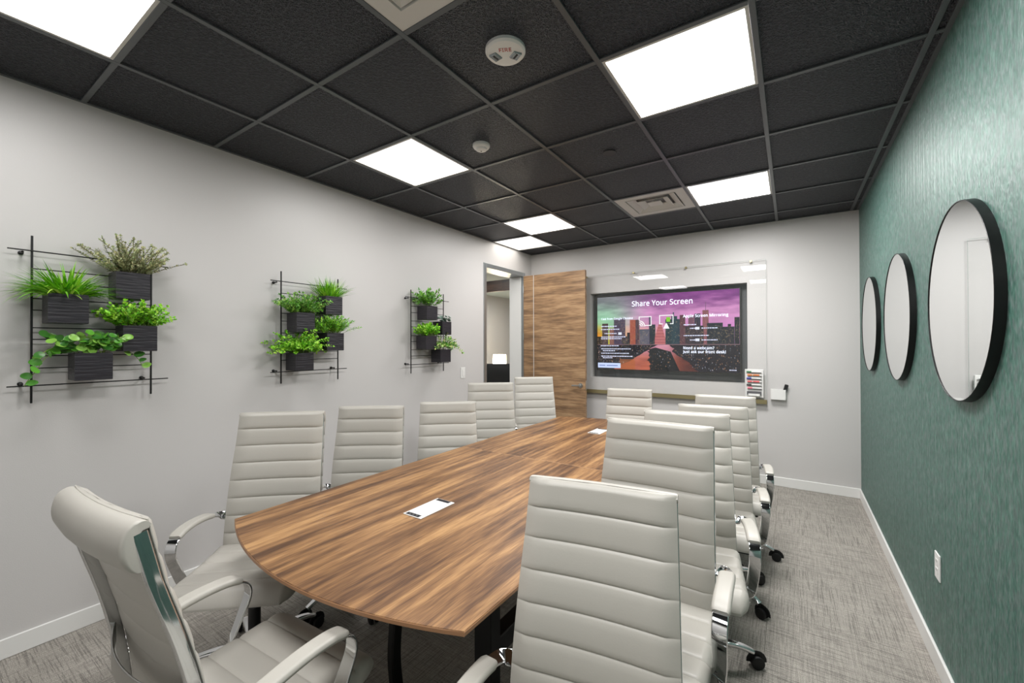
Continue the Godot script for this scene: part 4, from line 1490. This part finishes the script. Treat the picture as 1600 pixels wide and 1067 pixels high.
# ------------------------------------------------------------------ on the walls
func build_wall_things():
	# screen in the niche
	var t = thing("wall_screen", "large lit flat screen showing a skyline and Share Your Screen", "screen", Vector3(-1.297, 1.628, ZB - 0.02))
	var g = Geo.new()
	g.box(Vector3(0, 0, -0.03), Vector3(1.69, 0.965, 0.05), 0.006)
	part("casing", g, M.bezel, t)
	g = Geo.new()
	g.box(Vector3(0, 0, -0.08), Vector3(0.5, 0.35, 0.06), 0.006)
	part("wall_bracket", g, M.black, t)
	var q = QuadMesh.new()
	q.size = Vector2(1.655, 0.931)
	var im = screen_image()
	M.screen = mat(Color(0, 0, 0), 0.3)
	M.screen.emission_enabled = true
	M.screen.emission = Color(1, 1, 1)
	M.screen.emission_texture = tex(im)
	M.screen.emission_operator = BaseMaterial3D.EMISSION_OP_MULTIPLY
	M.screen.emission_energy_multiplier = 0.9
	M.screen.metallic_specular = 0.2
	inst("display", q, M.screen, t, Vector3(0, 0.004, -0.0042))
	M.lit_text = mat(Color(0.9, 0.92, 1.0), 0.5)
	M.lit_text.emission_enabled = true
	M.lit_text.emission = Color(0.88, 0.92, 1.0)
	M.lit_text.emission_energy_multiplier = 1.0
	for e in [["Share Your Screen", -0.010, 0.362, 0.088, true], ["Cast from Google Chrome", -0.565, 0.186, 0.036, false], ["Apple Screen Mirroring", 0.478, 0.186, 0.046, false], ["Need a webcam?", 0.405, -0.188, 0.044, true], ["Just ask our front desk!", 0.465, -0.232, 0.044, true]]:
		var tm = text_mesh(e[0], e[3], 0.0006)
		inst("screen_text", tm, M.lit_text, t, Vector3(e[1], e[2], -0.0035))
	g = Geo.new()
	g.box(Vector3(0.08, -0.474, -0.004), Vector3(0.36, 0.004, 0.006), 0.001)
	part("sensor_bar", g, M.black, t)

	# glass marker board in front of it
	t = thing("glass_board", "clear glass marker board mounted over the screen", "glass board", Vector3(-1.30, 1.63, ZB + 0.0315))
	g = Geo.new()
	g.box(Vector3(0, 0, 0), Vector3(2.165, 1.50, 0.006))
	part("pane", g, M.glass, t)
	M.glass_edge = mat(Color(0.60, 0.66, 0.64), 0.25)
	for e in [[0.0, 0.7508, 2.166, 0.0016], [-1.0833, 0.0, 0.0016, 1.50], [1.0833, 0.0, 0.0016, 1.50]]:
		g = Geo.new()
		g.box(Vector3(e[0], e[1], 0), Vector3(e[2], e[3], 0.006))
		part("polished_edge", g, M.glass_edge, t)
	for x in [-0.95, -0.325, 0.289, 0.944]:
		g = Geo.new()
		g.lathe([Vector2(0, -0.03), Vector2(0.008, -0.03), Vector2(0.008, -0.004), Vector2(0, -0.004)], 12, Vector3(x, 0.742, 0), Vector3(0, 0, 1))
		g.lathe([Vector2(0, 0.004), Vector2(0.013, 0.004), Vector2(0.013, 0.012), Vector2(0.011, 0.014), Vector2(0, 0.014)], 14, Vector3(x, 0.742, 0), Vector3(0, 0, 1))
		part("standoff", g, M.brass, t)
	g = Geo.new()
	g.sweep(ones([[-1.085, -0.758, 0], [1.085, -0.758, 0]]), [Vector2(-0.030, -0.02), Vector2(0.022, -0.02), Vector2(0.022, 0.022), Vector2(0.018, 0.022), Vector2(0.018, -0.008), Vector2(-0.026, -0.008), Vector2(-0.026, 0.02), Vector2(-0.030, 0.02)], Vector3.UP)
	part("channel", g, M.brass, t, 10)

	# marker holder, markers, eraser
	var hz = ZB + 0.0351
	t = thing("marker_holder", "white upright marker holder stuck on the glass board", "marker holder", Vector3(-0.330, 1.065, hz))
	g = Geo.new()
	g.box(Vector3(0, 0, 0.006), Vector3(0.172, 0.30, 0.012), 0.003)
	part("back_plate", g, M.white, t)
	for s in [-1.0, 1.0]:
		g = Geo.new()
		g.box(Vector3(s * 0.083, 0, 0.018), Vector3(0.006, 0.30, 0.014), 0.002)
		part("side_lip", g, M.white, t)
	var inks = [["green", [28, 110, 62]], ["orange", [232, 128, 62]], ["blue", [44, 52, 160]], ["red", [226, 96, 100]], ["black", [28, 28, 32]], ["pink", [240, 120, 140]]]
	M.ledge = mat(Color(0.36, 0.36, 0.37), 0.5)
	for k in 6:
		var y = 0.122 - k * 0.0345
		g = Geo.new()
		g.box(Vector3(0.006, y - 0.010, 0.019), Vector3(0.13, 0.0035, 0.016), 0.001)
		part("ledge", g, M.ledge, t)
		var m = thing("marker", "%s capped marker lying in the white holder" % inks[k][0], "marker", Vector3(-0.330 + (0.004 if k % 2 else -0.004), 1.065 + y, hz + 0.021), 0.0, "markers in the holder")
		var ink = mat(pad3(inks[k][1]), 0.4)
		g = Geo.new()
		g.lathe([Vector2(0, -0.02), Vector2(0.0075, -0.02), Vector2(0.0075, 0.06), Vector2(0.005, 0.064), Vector2(0, 0.064)], 12, Vector3.ZERO, Vector3(1, 0, 0))
		part("barrel", g, M.white, m)
		g = Geo.new()
		g.lathe([Vector2(0, -0.066), Vector2(0.007, -0.066), Vector2(0.0083, -0.06), Vector2(0.0083, -0.021), Vector2(0, -0.021)], 12, Vector3.ZERO, Vector3(1, 0, 0))
		part("cap", g, ink, m)
		if k in [1, 3]:
			g = Geo.new()
			g.lathe([Vector2(0.0078, -0.015), Vector2(0.0079, -0.015), Vector2(0.0079, 0.045), Vector2(0.0078, 0.045)], 12, Vector3.ZERO, Vector3(1, 0, 0))
			part("sleeve", g, ink, m)
	var er = thing("eraser", "dark grey board eraser at the foot of the white holder", "eraser", Vector3(-0.330, 0.957, hz + 0.012))
	g = Geo.new()
	g.box(Vector3(0, 0.006, 0.012), Vector3(0.132, 0.036, 0.024), 0.003)
	part("body", g, M.ledge, er)
	g = Geo.new()
	g.box(Vector3(0, -0.013, 0.0145), Vector3(0.108, 0.026, 0.022), 0.002)
	part("felt", g, M.white, er)

	# pocket with the remote
	t = thing("wall_pocket", "small white wall pocket beside the glass board", "wall pocket", Vector3(-0.114, 0.958, ZB))
	g = Geo.new()
	var pr = []
	for e in [[0.132, -0.052, 0.010], [0.138, -0.046, 0.006], [0.138, 0.046, 0.006], [0.138, 0.052, 0.006]]:
		var ring = PackedVector3Array()
		for p in round_rect(e[0], 0.052, 0.012, 3):
			ring.append(Vector3(p.x, e[1], p.y + 0.027))
		pr.append(ring)
	for e in [[0.128, 0.052], [0.126, -0.03]]:
		var ring = PackedVector3Array()
		for p in round_rect(e[0], 0.042, 0.009, 3):
			ring.append(Vector3(p.x, e[1], p.y + 0.027))
		pr.append(ring)
	g.loft(pr)
	part("pocket", g, M.white, t, 35)
	t = thing("remote_control", "black remote control standing in the white wall pocket", "remote", Vector3(-0.072, 0.932, ZB + 0.027))
	t.rotation.z = deg_to_rad(-14)
	g = Geo.new()
	g.box(Vector3(0, 0.068, 0), Vector3(0.034, 0.136, 0.014), 0.004)
	part("case", g, M.black, t)
	for k in 4:
		for e in [-0.008, 0.008]:
			g = Geo.new()
			g.box(Vector3(e, 0.088 + k * 0.012, 0.0072), Vector3(0.007, 0.005, 0.0014), 0.0005)
			part("button", g, M.dark_cover, t)

	# round mirrors on the papered wall
	var ml = ["round black-framed mirror on the teal wall, farthest from the screen", "round black-framed mirror between the two others on the teal wall", "round black-framed mirror on the teal wall nearest the screen"]
	var mz = [-2.282, -3.39, -4.442]
	for k in 3:
		t = thing("round_mirror", ml[k], "mirror", Vector3(XR, 1.645, mz[k]), 0.0, "round mirrors in a row")
		g = Geo.new()
		g.lathe([Vector2(0.3755, 0.0), Vector2(0.379, 0.0), Vector2(0.379, 0.028), Vector2(0.378, 0.029), Vector2(0.3765, 0.029), Vector2(0.3755, 0.028), Vector2(0.3755, 0.0)], 72, Vector3.ZERO, Vector3(-1, 0, 0))
		part("frame", g, M.black_metal, t, 30)
		g = Geo.new()
		g.lathe([Vector2(0, 0.004), Vector2(0.375, 0.004), Vector2(0.375, 0.026), Vector2(0, 0.026)], 72, Vector3.ZERO, Vector3(-1, 0, 0))
		part("glass", g, M.mirror, t, 30)

	# outlet and switch
	t = thing("wall_outlet", "white duplex power outlet low on the teal wall", "outlet", Vector3(XR, 0.474, -2.662))
	g = Geo.new()
	g.box(Vector3(-0.003, 0, 0), Vector3(0.006, 0.118, 0.076), 0.002)
	part("plate", g, M.white, t)
	for s in [-1.0, 1.0]:
		g = Geo.new()
		g.box(Vector3(-0.0065, s * 0.0195, 0), Vector3(0.002, 0.028, 0.034), 0.0008)
		var o = part("socket", g, M.trim, t)
		for z in [-0.0065, 0.0065]:
			g = Geo.new()
			g.box(Vector3(-0.0076, s * 0.0195 + 0.004, z), Vector3(0.0006, 0.008, 0.0022))
			part("slot", g, M.dark_cover, o)
	t = thing("light_switch", "white rocker light switch on the grey wall beside the doorway", "light switch", Vector3(XL, 1.163, -3.676))
	g = Geo.new()
	g.box(Vector3(0.003, 0, 0), Vector3(0.006, 0.125, 0.076), 0.002)
	part("plate", g, M.white, t)
	g = Geo.new()
	g.box(Vector3(0.007, 0, 0), Vector3(0.004, 0.068, 0.034), 0.001)
	part("rocker", g, M.trim, t)

# ------------------------------------------------------------------
func _ready():
	var cam = Camera3D.new()
	cam.name = "camera"
	add_child(cam)
	cam.position = Vector3(0, 1.487, 0)
	cam.rotation_degrees = Vector3(0.39, 33.65, -0.14)
	cam.fov = rad_to_deg(2.0 * atan(533.5 / 655.04))
	cam.near = 0.02
	cam.current = true
	var env = Environment.new()
	env.background_mode = Environment.BG_COLOR
	env.background_color = Color(0.02, 0.02, 0.02)
	env.ambient_light_source = Environment.AMBIENT_SOURCE_DISABLED
	env.tonemap_mode = Environment.TONE_MAPPER_LINEAR
	env.tonemap_exposure = 1.17
	env.sdfgi_enabled = true
	env.ssao_enabled = true
	env.ssil_enabled = true
	var we = WorldEnvironment.new()
	we.name = "environment"
	we.environment = env
	add_child(we)
	rng.seed = 3
	make_materials()
	build_shell()
	build_ceiling()
	build_hall()
	build_table()
	build_chairs()
	build_plants()
	build_wall_things()
